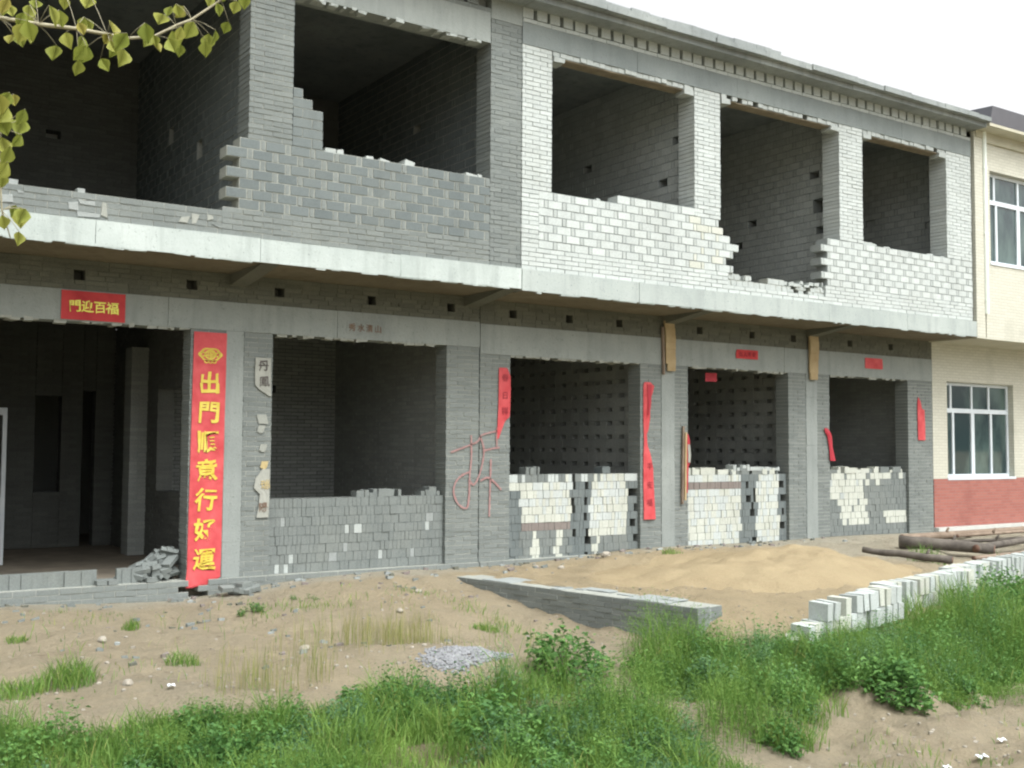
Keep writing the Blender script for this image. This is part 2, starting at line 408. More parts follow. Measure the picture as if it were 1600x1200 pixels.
def stone_mesh(mb, c, r, m, t=0., flat=.7, seg=(6, 4)):
    b = len(mb.v); A, B = seg; ph = rnd.uniform(0, 6.28); ex = rnd.uniform(.8, 1.35)
    mb.v.append((c[0], c[1], c[2] + r * flat))
    for i in range(1, B):
        th = math.pi * i / B
        for k in range(A):
            an = ph + 2 * math.pi * k / A; rr = r * math.sin(th) * rnd.uniform(.75, 1.15)
            mb.v.append((c[0] + rr * math.cos(an) * ex, c[1] + rr * math.sin(an) / ex, c[2] + r * flat * math.cos(th) * rnd.uniform(.85, 1.1)))
    mb.v.append((c[0], c[1], c[2] - r * flat)); last = len(mb.v) - 1
    for k in range(A): mb.face((b, b + 1 + k, b + 1 + (k + 1) % A), m, t)
    for i in range(B - 2):
        for k in range(A):
            a = b + 1 + i * A + k; a2 = b + 1 + i * A + (k + 1) % A
            mb.face((a, a + A, a2 + A, a2), m, t)
    s0 = b + 1 + (B - 2) * A
    for k in range(A): mb.face((s0 + k, last, s0 + (k + 1) % A), m, t)

# ---- terrain heights (thin-plate spline through surveyed spot heights) ----
def tps(pts):
    P=np.array([p[:2] for p in pts],float);Z=np.array([p[2] for p in pts],float);n=len(P)
    def U(r2): return 0.5*r2*np.log(r2+1e-9)
    K=U(((P[:,None]-P[None])**2).sum(-1))+np.eye(n)*0.02
    A=np.zeros((n+3,n+3));A[:n,:n]=K;A[:n,n]=1;A[n,:n]=1;A[:n,n+1:]=P;A[n+1:,:n]=P.T
    w=np.linalg.solve(A,np.concatenate([Z,np.zeros(3)]))
    def f(x,y):
        r2=(x[...,None]-P[:,0])**2+(y[...,None]-P[:,1])**2
        return (U(r2)*w[:n]).sum(-1)+w[n]+w[n+1]*x+w[n+2]*y
    return f
YARD=tps([(-9,0,-.12),(-5,0,-.12),(-2.7,0,-.08),(-.6,0,-.16),(.5,0,-.04),(1.5,0,.01),(2.2,0,.03),(3.1,0,.0),(5,0,0),
 (2.3,-.5,0.0),(2.75,-.75,0.0),(2.9,-1.77,-.22),(3.0,-2.54,-.36),(3.2,-3.59,-.42),(3.4,-4.5,-.44),
 (-3,-1,-.17),(-5,-1,-.18),(-3,-3,-.28),(-6,-3,-.3),(0,-1.2,-.17),(1.4,-1.2,-.08),(0,-2.2,-.25),(1.5,-2.2,-.22),(0,-4,-.38),(2,-3.3,-.36),
 (2,-5,-.5),(-3,-5,-.42),(-1,-5.6,-.46),(-6,-6,-.5),(1,-6.2,-.62),(-3,-8,-.6),(0,-8,-.75),(3,-6,-.62),
 (-8,-12.6,.02),(-5,-12.6,.05),(0,-12.6,-.1),(4,-12.6,-.3),(-8,-9.5,-.5),(-5,-9.5,-.5),(0,-10,-.7)])
SANDS=tps([(2,0,0),(4.2,0,.0),(5.5,0,.05),(6.7,0,.11),(8.5,0,.1),(10,0,.1),(14.4,0,.08),(20,0,.08),(26,0,.08),
 (3.2,-1.5,-.01),(4,-2.5,-.02),(4,-4.3,-.08),(6,-1.5,.06),(6,-3,.02),(9,-2,.06),(9,-3.6,0),(12,-2.5,.04),(20,-2.5,.04),
 (4.3,-5.2,-.28),(6,-4.9,-.12),(8,-4.3,-.08),(11,-3.6,-.06),(15,-2.9,-.05),(20,-2,0),
 (3.2,-5.7,-.5),(4.6,-6.1,-.66),(6.4,-5.7,-.55),(8.5,-5.3,-.5),(11,-4.8,-.45),(15,-4.4,-.4),(20,-4,-.3),
 (3,-7,-.72),(5,-7,-.78),(8,-6.5,-.72),(12,-6,-.66),(16,-6,-.6),(22,-6,-.5),(3,-9,-.8),(6,-9,-.8),(10,-9,-.7),(16,-9,-.6),(24,-9,-.5),
 (4,-13,-.3),(10,-13,-.3),(18,-13,-.3),(26,-13,-.3)])
def sst(t):
    t=np.clip(t,0,1);return t*t*(3-2*t)
def vnoise(x,y,s,seed=0):
    xi=np.floor(x/s);yi=np.floor(y/s);fx=x/s-xi;fy=y/s-yi
    def h(a,b):
        v=np.sin(a*127.1+b*311.7+seed*74.7)*43758.5453;return v-np.floor(v)
    fx=fx*fx*(3-2*fx);fy=fy*fy*(3-2*fy)
    return (h(xi,yi)*(1-fx)+h(xi+1,yi)*fx)*(1-fy)+(h(xi,yi+1)*(1-fx)+h(xi+1,yi+1)*fx)*fy-.5
def gauss(x,y,cx,cy,sx,sy,a,rot=0):
    c,s=math.cos(rot),math.sin(rot);dx=x-cx;dy=y-cy
    return a*np.exp(-((dx*c+dy*s)/sx)**2-((-dx*s+dy*c)/sy)**2)
def ground(x,y,detail=True):
    x=np.asarray(x,float);y=np.asarray(y,float)
    cx=np.clip(x,-9,26);cy=np.clip(y,-13,0)
    a=YARD(cx,cy);b=SANDS(cx,cy)
    # low retaining wall separates the two levels
    t=-(cy+.86)
    sd=(cx-(2.86+.185*t))*0.983
    w=np.where(t<4.1,.13,.13+(t-4.1)*.55)
    k=sst((sd+w)/(2*w))
    z=a*(1-k)+b*k
    z=z+gauss(cx,cy,.75,-4.35,1.5,.55,.2,-.35)          # spoil ridge with gravel
    z=z+gauss(cx,cy,5.4,-1.1,.9,.4,.10,.2)
    z=z+gauss(cx,cy,2.35,-6.55,.5,.3,.22,-.6)+gauss(cx,cy,3.9,-6.75,.7,.25,.20,-.5)+gauss(cx,cy,5.2,-6.9,.8,.2,.12,-.4)
    if detail:
        z=z+.10*vnoise(cx,cy,1.1,1)*sst(-cy/1.5)+.075*vnoise(cx,cy,.40,2)*sst(-cy/.8)+.045*vnoise(cx,cy,.17,3)*sst(-cy/.6)+.018*vnoise(cx,cy,.075,4)*sst(-cy/.4)
        z=z+(.26*np.abs(vnoise(cx,cy,.62,8))+.14*np.abs(vnoise(cx,cy,.27,12))-.08)*sst((-cy-6.0)/.6)*sst((cx-1.5)/1)*sst((8-cx)/2)
    far=np.maximum(np.maximum(x-26,-9-x),-13-y)
    z=z*(1-sst(far/12))-.15*sst(far/12)
    inside=(y>.05)
    z=np.where(inside,-.3,z)
    return z
# ---- end terrain ----

# ------------------------------------------------------------------ setting: one ground sheet
def build_ground():
    def axis(lo, hi, step, far):
        mid = np.arange(lo, hi + 1e-6, step); ext = [.2, .6, 1.5, 3, 6, 12, 25, 50, 100, 200, 400, far]
        return np.concatenate([[lo - e for e in reversed(ext)], mid, [hi + e for e in ext]])
    xs = axis(-7.5, 19, .07, 700); ys = axis(-12.5, .14, .07, 700)
    X, Y = np.meshgrid(xs, ys); Z = ground(X, Y)
    me = bpy.data.meshes.new('ground'); nx, ny = len(xs), len(ys)
    V = np.stack([X, Y, Z], -1).reshape(-1, 3)
    i = np.arange(ny - 1)[:, None] * nx + np.arange(nx - 1)[None]
    Fc = np.stack([i, i + 1, i + nx + 1, i + nx], -1).reshape(-1, 4)
    me.from_pydata(V.tolist(), [], Fc.tolist())
    x, y = V[:, 0], V[:, 1]
    t = -(y + .86); sd = x - (2.86 + .185 * t)
    sand = np.clip(sst((sd + .3) / .6) * sst((y + 5.6) / .8) * (1 - sst((x - 7.8) / 2)), 0, 1)
    sand = np.maximum(sand, .45 * np.exp(-((x - 2) / 1.3) ** 2 - ((y + 1.2) / 1.5) ** 2))
    cement = np.clip(sst((y + .75 + .6 * vnoise(x, y, .5, 9)) / .5) * .9 + sst((x - 7.5) / 2.5) * sst((y + 3.4) / .8) * .7, 0, 1)
    cement = np.where((np.abs(x - 5) < 1.6), cement * .45, cement)
    for nme, a in (('sand', sand), ('cement', cement), ('lush', lush_mask(x, y))):
        at_ = me.attributes.new(nme, 'FLOAT', 'POINT'); at_.data.foreach_set('value', a.astype(np.float32))
    me.materials.append(M['ground']); me.polygons.foreach_set('use_smooth', [True] * len(me.polygons)); me.update()
    ob = bpy.data.objects.new('ground', me); COL.objects.link(ob); tag(ob, kind='structure')
LEFT_BAND = [(-6.5, -4.3), (-3.46, -4.75), (-2.57, -4.85), (-1.66, -5.11), (-.32, -5.02), (.82, -5.12), (1.58, -5.05), (1.55, -5.6), (1.75, -6.3), (1.3, -7.2), (.9, -8.6), (-1.2, -8.2), (-4, -7.2), (-6.5, -6.6)]
RIGHT_BAND = [(2.0, -5.2), (3.3, -5.2), (4.4, -5.5), (6.27, -5.45), (8.3, -4.9), (10.6, -4.4), (13.5, -4.0), (13.0, -5.7), (9.0, -6.15), (7.0, -6.6), (5.9, -6.75), (4.9, -6.95), (3.9, -6.85), (3.3, -6.45), (2.95, -6.9), (2.4, -7.4), (1.9, -7.3), (1.95, -6.7), (2.2, -6.3), (2.1, -5.9)]
def inside(poly, x, y):
    x = np.asarray(x); y = np.asarray(y); r = np.zeros(x.shape, bool); n = len(poly)
    for i in range(n):
        x0, y0 = poly[i]; x1, y1 = poly[(i + 1) % n]
        c = ((y0 > y) != (y1 > y)) & (x < (x1 - x0) * (y - y0) / (y1 - y0 + 1e-12) + x0); r ^= c
    return r
def edge_dist(poly, x, y):
    d = np.full(np.shape(x), 9.)
    for i in range(len(poly)):
        a = np.array(poly[i]); b = np.array(poly[(i + 1) % len(poly)]); ab = b - a
        t = np.clip(((x - a[0]) * ab[0] + (y - a[1]) * ab[1]) / (ab @ ab), 0, 1)
        d = np.minimum(d, np.hypot(x - a[0] - t * ab[0], y - a[1] - t * ab[1]))
    return d
def lush_mask(x, y):
    r = np.zeros(len(x))
    for p in (LEFT_BAND, RIGHT_BAND):
        r = np.maximum(r, inside(p, x, y) * sst(edge_dist(p, x, y) / .35))
    return r * .8
build_ground()

# ------------------------------------------------------------------ the two unfinished brick buildings
D = 1.05                                   # how far the upper storey leans out
def wallx(x0): return ((x0, 0, 0), (0, 1, 0), (1, 0, 0))     # a wall facing -x: u runs along y
def up(y): return ((0, y, 0), (1, 0, 0), (0, 1, 0))
UP = up(-D)
def rough_edge(mb, x0, x1, z, y0, mat, n):
    for _ in range(n):
        x = rnd.uniform(x0, x1); w = rnd.uniform(.03, .14); h = rnd.uniform(.006, .036)
        mb.box(x, min(x + w, x1), y0 + rnd.uniform(-.012, .01), y0 + rnd.uniform(.05, .2), z - h, z + .02, mat, rnd.uniform(-1, 1), FRONT, .008, rnd.uniform(-.15, .15))
def low_pillar(parent, x0, x1, ztop, conc=None, label=None):
    for a, b in ([(x0, conc[0]), (conc[1], x1)] if conc else [(x0, x1)]):
        mb = MB(); courses(mb, a, b, .06, ztop, .0635, .25, 'grey_brick', 'mortar_pale', depth=.3, phase=rnd.random(), rec=.004)
        ob = link('brick_pillar', mb, parent)
    if label: ob['label'] = label
    if conc:
        c = MB(); n = 7; hh = (ztop - .06) / n
        for i in range(n):
            c.box(conc[0] + .002, conc[1] - .002, -.006 + rnd.uniform(-.002, .002), .3, .06 + i * hh, .06 + (i + 1) * hh, 'concrete', 0, FRONT, .003)
        link('concrete_column', c, parent)
    return ob
def lintel(parent, x0, x1, z0, z1, gaps, y=0., mat='concrete'):
    mb = MB(); n = int((x1 - x0) / 1.9); xs = [x0 + (x1 - x0) * i / n for i in range(n + 1)]
    for i in range(n): mb.box(xs[i], xs[i + 1] - .003, y - .009 + rnd.uniform(-.003, .003), y + .28, z0, z1, mat, 0, FRONT, .002)
    for a, b in gaps: rough_edge(mb, a, b, z0, y, 'mortar_pale' if y == 0 else 'header', int((b - a) * 11))
    return link('lintel_beam', mb, parent)
def band(parent, x0, x1, z0, z1, holes):
    mb = MB()
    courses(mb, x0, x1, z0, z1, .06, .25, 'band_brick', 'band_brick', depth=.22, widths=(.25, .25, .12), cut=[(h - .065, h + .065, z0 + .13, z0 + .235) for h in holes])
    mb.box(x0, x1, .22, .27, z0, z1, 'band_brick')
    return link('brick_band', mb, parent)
def cantilever(parent, x):
    mb = MB(); mb.prism_x([(.0, 3.75), (-1.03, 3.885), (-1.03, 3.905), (.0, 3.905)], x - .11, x + .11, 'band_brick'); link('cantilever_beam', mb, parent)
def slab(parent, x0, x1, z0, z1, mat):
    mb = MB(); n = int((x1 - x0) / 1.85); xs = [x0 + (x1 - x0) * i / n for i in range(n + 1)]
    for i in range(n):
        mb.box(xs[i], xs[i + 1] - .004, -D - .03 + rnd.uniform(-.004, .004), -D + .3, z0 + .006, z1 + rnd.uniform(-.006, .006), mat, 0, FRONT, .003)
    mb.box(x0, x1, -D + .3, 8, z0 + .006, z1 - .01, 'screed')
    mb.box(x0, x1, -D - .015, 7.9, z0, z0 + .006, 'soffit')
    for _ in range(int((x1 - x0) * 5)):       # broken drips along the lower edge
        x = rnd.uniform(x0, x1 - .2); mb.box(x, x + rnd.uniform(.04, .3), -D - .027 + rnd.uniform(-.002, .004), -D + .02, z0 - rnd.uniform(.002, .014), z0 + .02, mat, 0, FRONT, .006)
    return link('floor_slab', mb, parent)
def roof(parent, x0, x1, top_to=None):
    mb = MB(); x = x0
    while x < x1 - .01:
        w = min(rnd.uniform(.7, 1.2), x1 - x)
        if x1 - x - w < .2: w = x1 - x
        dz = rnd.uniform(-.01, .01)
        mb.box(x, x + w, -D - .31 + rnd.uniform(-.01, .01), -D + .5, 7.9, 7.985, 'roof_conc', 0, FRONT, .004)
        mb.box(x, x + w - .004, -D - .42 + rnd.uniform(-.015, .015), -D + .4, 7.985, 8.075 + dz, 'roof_conc', 0, FRONT, .008)
        x += w
    mb.box(x0, x1, -D + .45, 8.1, 7.9, 8.06, 'roof_conc')
    if top_to:
        x = x0
        while x < top_to:
            w = rnd.uniform(.25, .5); mb.box(x, min(x + w, top_to), -D - .4 + rnd.uniform(0, .03), -D, 8.07, 8.145 + rnd.uniform(-.012, .012), 'roof_conc', 0, FRONT, .006); x += w
    return link('roof_slab', mb, parent)
def dentils(parent, x0, x1, mat):
    mb = MB(); courses(mb, x0, x1, 7.69, 7.752, .062, .25, mat, 'mortar_grey', fr=UP, n0=-.01, depth=.22)
    x = x0
    while x < x1 - .17:
        mb.box(x + rnd.uniform(-.008, .008), x + .175, -.02 + rnd.uniform(-.008, .008), .2, 7.755, 7.9, mat, rnd.uniform(-1, .4), UP, .004); x += .232
    mb.box(x0, x1, .13, .24, 7.752, 7.9, 'mortar_grey', 0, UP)
    return link('dentil_course', mb, parent)
def upper_pillar(parent, x0, x1, z0, z1, mat, mortar):
    mb = MB(); courses(mb, x0, x1, z0, z1, .0635, .25, mat, mortar, fr=UP, depth=.37, phase=rnd.random()); return link('brick_pillar', mb, parent)

# ---- grey building on the left
LB = empty('brick_building', (-2, 4, -.3))
tag(LB, 'unfinished grey brick building on the left with the open doorway and long red couplet', 'building')
low_pillar(LB, -7.7, -6.7, 3.17); low_pillar(LB, -4.12, -3.1, 3.17)
low_pillar(LB, -.6, .48, 3.17, (-.15, .09))
gp_ = low_pillar(LB, 3.1, 3.655, 3.17, None)
lintel(LB, -7.7, 3.655, 3.17, 3.54, [(-3.1, -.6), (.5, 3.05)])
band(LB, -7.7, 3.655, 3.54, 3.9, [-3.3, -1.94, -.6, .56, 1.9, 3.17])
for x in (-3.6, 0, 3.5): cantilever(LB, x)
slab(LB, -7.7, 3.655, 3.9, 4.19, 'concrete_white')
mb = MB()
courses(mb, -3.4, -.5, 4.19, 4.475, .0715, .25, 'grey_brick', 'mortar_pale', fr=UP, depth=.24, hole=lambda u, z, a, b: z > 4.42 and (u * 7.3) % 1 < .12)
for _ in range(12):
    x = rnd.uniform(-3.3, -.7); mb.box(x, x + rnd.uniform(.05, .25), -rnd.uniform(.005, .012), .05, 4.2 + rnd.uniform(0, .2), 4.24 + rnd.uniform(.02, .2), 'mortar_grey' if rnd.random() < .6 else 'mortar_pale', rnd.uniform(-1, 1), UP, .02, rnd.uniform(-.1, .1))
rubble_row(mb, -3.4, -.7, 4.475, UP, 0, .2, 'mortar_grey', .05)
link('brick_ledge', mb, LB)
rag = [rnd.choice((-.55, -.42)) for _ in range(20)]
mb = MB()
courses(mb, -.6, 3.14, 4.19, 4.525, .067, .25, 'grey_brick', 'mortar_pale', fr=UP, keep=lambda u, z, r: u > -.55)
courses(mb, -.72, 3.14, 4.525, 5.383, .1226, .255, 'block', 'mortar_pale', fr=UP, joint=.016, head=.065, hmat='grey_brick', keep=lambda u, z, r: u > (-.5 if r % 2 else -.36) - (.06 if z > 5.2 else 0))
courses(mb, .262, .66, 5.383, 6.11, .1213, .255, 'block', 'mortar_pale', fr=UP, joint=.012, keep=lambda u, z, r: u < (.66 if z < 5.85 else .56 if z < 6.0 else .40))
rubble_row(mb, .7, 3.1, 5.385, UP, 0, .2, 'header', .25, .2)
link('block_parapet', mb, LB)['label'] = 'blue-grey block parapet with toothed left edge'
upper_pillar(LB, -7.7, -7.0, 4.19, 7.25, 'grey_brick', 'mortar_pale'); upper_pillar(LB, -3.95, -3.4, 4.19, 7.25, 'grey_brick', 'mortar_pale')
upper_pillar(LB, -.3, .262, 5.383, 7.25, 'grey_brick', 'mortar_pale')
upper_pillar(LB, 3.14, 3.655, 4.19, 7.62, 'grey_brick', 'mortar_grey')
lintel(LB, -7.7, 3.13, 7.27, 7.688, [(-3.4, -.3), (.27, 3.1)], -D, 'concrete')
mb = MB(); mb.box(3.14, 3.655, -.006, .3, 7.62, 7.9, 'concrete', 0, UP, .004); link('beam_end', mb, LB)
dentils(LB, -7.7, 3.13, 'grey_brick'); roof(LB, -7.7, 3.655, 3.655)
mb = MB(); courses(mb, -7.7, 3.65, -.5, .06, .07, .25, 'grey_brick', 'mortar_pale', fr=up(-.05), depth=.26, tint=lambda u, z: rnd.uniform(0, 1), hole=lambda u, z, a, b: a < -.52 < b and -.12 < z < .03); link('foundation_wall', mb, LB)
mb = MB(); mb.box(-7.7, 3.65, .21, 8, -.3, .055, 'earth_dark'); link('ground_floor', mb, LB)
# inner walls
def partition(parent, x, y0, y1, z0, z1, mat, mortar, h, L, head=None, hmat=None, cut=(), keep=None, depth=.22, joint=.012):
    mb = MB(); courses(mb, y0, y1, z0, z1, h, L, mat, mortar, fr=wallx(x), depth=depth, head=head, hmat=hmat, cut=cut, keep=keep, joint=joint, jit=.002)
    mb.box(y0, y1, depth + .002, depth + .014, z0, z1 - .002, 'int_dark', 0, wallx(x))  # thin sheet added behind the put-log holes to block light from next room
    return mb
def putlogs(hs, s=.075):
    return [(hy - .11, hy + .11, hz - s, hz + s) for hy, hz in hs]
mb = MB()
for a, b, za, zb in ((.3, 1.85, .06, 3.9), (2.95, 5.4, .06, 3.9), (1.85, 2.95, .06, 1.05), (1.85, 2.95, 2.55, 3.9)):
    courses(mb, a, b, za, zb, .064, .25, 'int_dark', 'dry_joint', fr=wallx(-.12), jit=.002)
link('partition_wall', mb, LB)
mb = partition(LB, 3.43, .3, 4.4, .06, 3.9, 'int_brick', 'mortar_grey', .064, .25, depth=.21); link('partition_wall', mb, LB)
mb = partition(LB, -.12, -.68, 4.4, 4.19, 7.9, 'block', 'mortar_pale', .125, .255, .06, 'block', putlogs([(-.4, 6.55), (1.3, 5.8), (2.6, 6.3)]), joint=.016); link('partition_wall', mb, LB)
mb = partition(LB, 3.41, -.68, 4.4, 4.19, 7.9, 'block', 'mortar_pale', .125, .255, .06, 'block', putlogs([(-.36, 6.24), (1.5, 6.7), (1.2, 5.6)]), joint=.016); link('partition_wall', mb, LB)
for x in (-7.7, -3.7):
    mb = MB(); mb.box(x, x + .22, .3, 8, .06, 3.898, 'int_brick'); link('partition_wall', mb, LB)
    mb = MB(); mb.box(x, x + .22, -.68, 4.4, 4.19, 7.898, 'int_brick'); link('partition_wall', mb, LB)
mb = MB(); courses(mb, -3.48, -.12, 4.185, 7.9, .0625, .25, 'int_dark', 'dry_joint', fr=up(4.4), cut=putlogs([(-1.05, 5.15), (-2.3, 4.7), (-1.4, 6.5)], .06)); mb.box(-7.7, -3.48, 4.4, 4.62, 4.185, 7.9, 'int_brick'); courses(mb, .12, 3.41, 4.185, 7.9, .125, .255, 'int_dark', 'dry_joint', fr=up(4.4)); mb.box(-7.7, 3.65, 4.66, 4.8, 4.185, 7.9, 'int_brick'); link('back_wall', mb, LB)
mb = MB(); courses(mb, .1, 3.43, .06, 3.9, .064, .25, 'int_brick', 'dry_joint', fr=up(4.4), cut=putlogs([(1.55, 1.15), (2.2, 2.7)], .05)); mb.box(.1, 3.42, 4.66, 4.8, .06, 3.9, 'int_brick'); link('back_wall', mb, LB)
mb = MB()
for a, b, za, zb in ((-3.48, -1.35, .06, 3.9), (-1.35, -.95, .06, .95), (-1.35, -.95, 2.5, 3.9), (-.95, -.62, .06, 3.9), (-.62, -.42, 2.6, 3.9), (-.42, -.12, .06, 3.9)):
    courses(mb, a, b, za, zb, .064, .25, 'int_dark', 'dry_joint', fr=up(5.4))
link('back_wall', mb, LB)
mb = MB(); mb.box(3.44, 3.65, 4.41, 8, .06, 3.895, 'int_brick'); link('partition_wall', mb, LB)
mb = MB(); mb.box(-7.7, 3.65, 8, 8.2, -.3, 3.9, 'int_brick'); link('rear_wall', mb, LB)
# a brick pier standing inside the open doorway bay
mb = MB(); courses(mb, -.38, -.125, .06, 3.2, .064, .25, 'int_brick', 'mortar_grey', fr=up(3.45), depth=.36); link('inner_pier', mb, LB)

# ---- pale building on the right
RB = empty('brick_building', (9, 4, -.3))
tag(RB, 'unfinished pale block building in the middle with white brick parapets and three bays', 'building')
low_pillar(RB, 3.665, 4.2, 3.08)
low_pillar(RB, 6.73, 7.77, 3.08, (7.18, 7.47)); low_pillar(RB, 10.2, 11.3, 3.08, (10.66, 10.96)); low_pillar(RB, 13.6, 14.38, 3.08)
lintel(RB, 3.665, 14.38, 3.08, 3.52, [(4.2, 6.7), (7.8, 10.2), (11.3, 13.6)])
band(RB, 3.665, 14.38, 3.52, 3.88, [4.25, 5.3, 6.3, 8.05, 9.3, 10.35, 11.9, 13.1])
for x in (7.32, 10.8): cantilever(RB, x)
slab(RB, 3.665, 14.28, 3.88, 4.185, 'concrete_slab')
mb = MB()
courses(mb, 3.665, 14.2, 4.185, 4.315, .065, .25, 'white_brick', 'mortar_grey', fr=UP)
courses(mb, 3.665, 7.66, 4.315, 4.51, .065, .25, 'white_brick', 'mortar_grey', fr=UP, keep=lambda u, z, r: u < 7.62)
courses(mb, 9.98, 14.2, 4.315, 4.51, .065, .25, 'white_brick', 'mortar_grey', fr=UP)
courses(mb, 3.665, 3.96, 4.51, 5.33, .063, .25, 'white_brick', 'mortar_grey', fr=UP)
edge = {0: 7.80, 1: 7.74, 2: 7.80, 3: 7.78, 4: 7.68, 5: 7.56, 6: 7.5}
stain = lambda u, z, r: 'cream_brick' if (abs(u - 7.15) < .3 and rnd.random() < .5) else None
courses(mb, 3.96, 7.9, 4.51, 5.33, .126, .25, 'white_brick', 'mortar_grey', fr=UP, joint=.014, head=.068, hmat='header', keep=lambda u, z, r: u < edge.get(r, 7.45), pick=stain)
courses(mb, 5.39, 6.94, 5.33, 5.455, .125, .25, 'white_brick', 'mortar_grey', fr=UP, joint=.014, head=.068, hmat='header')
courses(mb, 9.78, 14.2, 4.51, 5.33, .126, .25, 'white_brick', 'mortar_grey', fr=UP, joint=.014, head=.068, hmat='header', keep=lambda u, z, r: u > 9.98 - (.14 if r % 2 else 0))
courses(mb, 7.62, 9.1, 4.315, 4.51, .097, .13, 'header', 'mortar_pale', fr=UP, n0=.03, depth=.2, jit=.008, keep=lambda u, z, r: rnd.random() < (.95 if z < 4.42 else .6))
courses(mb, 9.1, 9.98, 4.315, 4.44, .06, .12, 'header', 'mortar_pale', fr=UP, n0=.04, depth=.2, jit=.015, keep=lambda u, z, r: rnd.random() < .75)
rubble_row(mb, 7.7, 9.95, 4.45, UP, .02, .2, 'header', .8, .16); rubble_row(mb, 9.4, 9.95, 4.5, UP, .02, .2, 'header', .8, .12)
rubble_row(mb, 4.3, 6.9, 5.33, UP, 0, .2, 'header', .12, .2); rubble_row(mb, 11, 13.4, 5.33, UP, 0, .2, 'header', .2, .2)
link('block_parapet', mb, RB)['label'] = 'white block parapet broken open in the middle bay'
for a, b in ((3.665, 4.18), (6.94, 7.5), (10.36, 10.98), (13.42, 14.2)): upper_pillar(RB, a, b, 5.333, 7.38, 'white_brick', 'mortar_grey')
mb = MB()
for a, b in ((4.2, 6.92), (7.52, 10.34), (11.0, 13.4)):
    courses(mb, a, b, 7.305, 7.38, .075, .12, 'header', 'mortar_grey', fr=UP, depth=.25, keep=lambda u, z, r: rnd.random() < .9, jit=.006, njit=.012)
    mb.box(a, b, .02, .24, 7.29, 7.302, 'formwork', 0, UP)
    for q in (a, b - .2): mb.box(q, q + .2, -.015, .2, 7.23, 7.31, 'header', 0, UP, .012)
link('soldier_course', mb, RB)
lintel(RB, 3.665, 14.2, 7.38, 7.688, [], -D, 'concrete_dark')
dentils(RB, 3.665, 14.2, 'header'); roof(RB, 3.665, 14.28, 8.5)
mb = MB(); courses(mb, 3.66, 14.38, -.5, .06, .07, .25, 'grey_brick', 'mortar_pale', fr=up(-.05), depth=.26, tint=lambda u, z: rnd.uniform(0, 1)); link('foundation_wall', mb, RB)
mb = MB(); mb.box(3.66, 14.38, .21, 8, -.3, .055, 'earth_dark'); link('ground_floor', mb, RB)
for x in (7.08, 10.68):            # honeycomb stacked-brick walls inside two bays
    mb = MB(); z = .06; r = 0
    while z < 3.85:
        if r % 2 == 0: courses(mb, .3, 4.4, z, z + .165, .165, .25, 'int_brick', None, fr=wallx(x), depth=.115, joint=.004)
        else:
            y = .30
            while y < 4.3:
                mb.box(y + rnd.uniform(-.006, .006), y + .185, rnd.uniform(-.004, .006), .115, z + .002, z + .068, 'int_brick', rnd.uniform(-1, 1), wallx(x), .0015); y += .33
        z += .165 if r % 2 == 0 else .07; r += 1
    mb.box(.3, 4.4, .12, .22, .06, 3.88, 'int_brick', 0, wallx(x)); link('honeycomb_wall', mb, RB)
mb = partition(RB, 14.14, .3, 4.4, .06, 3.88, 'int_brick', 'mortar_grey', .064, .25); link('partition_wall', mb, RB)
mb = MB(); mb.box(3.67, 3.89, .3, 4.4, .06, 3.88, 'int_brick'); link('partition_wall', mb, RB)
mb = MB(); mb.box(3.67, 3.89, -.68, 4.4, 4.185, 7.9, 'int_pale'); link('partition_wall', mb, RB)
for x, hs in ((7.08, [(-.15, 6.06), (1.84, 6.68), (-.5, 6.73), (1.0, 5.5), (-.3, 5.55), (2.6, 5.9)]), (10.68, [(-.22, 6.72), (-.3, 6.1), (-.36, 5.68), (1.31, 6.06), (1.68, 5.67), (2.6, 6.6)]), (14.06, [(-.43, 6.79), (-.23, 6.14), (-.48, 5.61), (1.2, 6.4)])):
    mb = partition(RB, x, -.68, 4.4, 4.185, 7.9, 'int_pale', 'mortar_grey', .126, .25, .068, 'int_pale', putlogs(hs), joint=.013); link('partition_wall', mb, RB)
mb = MB(); mb.box(3.67, 14.28, 4.4, 4.62, 4.185, 7.9, 'int_pale'); link('back_wall', mb, RB)
mb = MB(); mb.box(3.67, 14.28, 4.4, 4.62, .06, 3.88, 'int_brick'); link('back_wall', mb, RB)
mb = MB(); mb.box(14.12, 14.3, -.68, 8, 4.185, 7.9, 'int_pale'); mb.box(14.36, 14.4, .3, 8, .06, 3.88, 'int_brick'); link('end_wall', mb, RB)

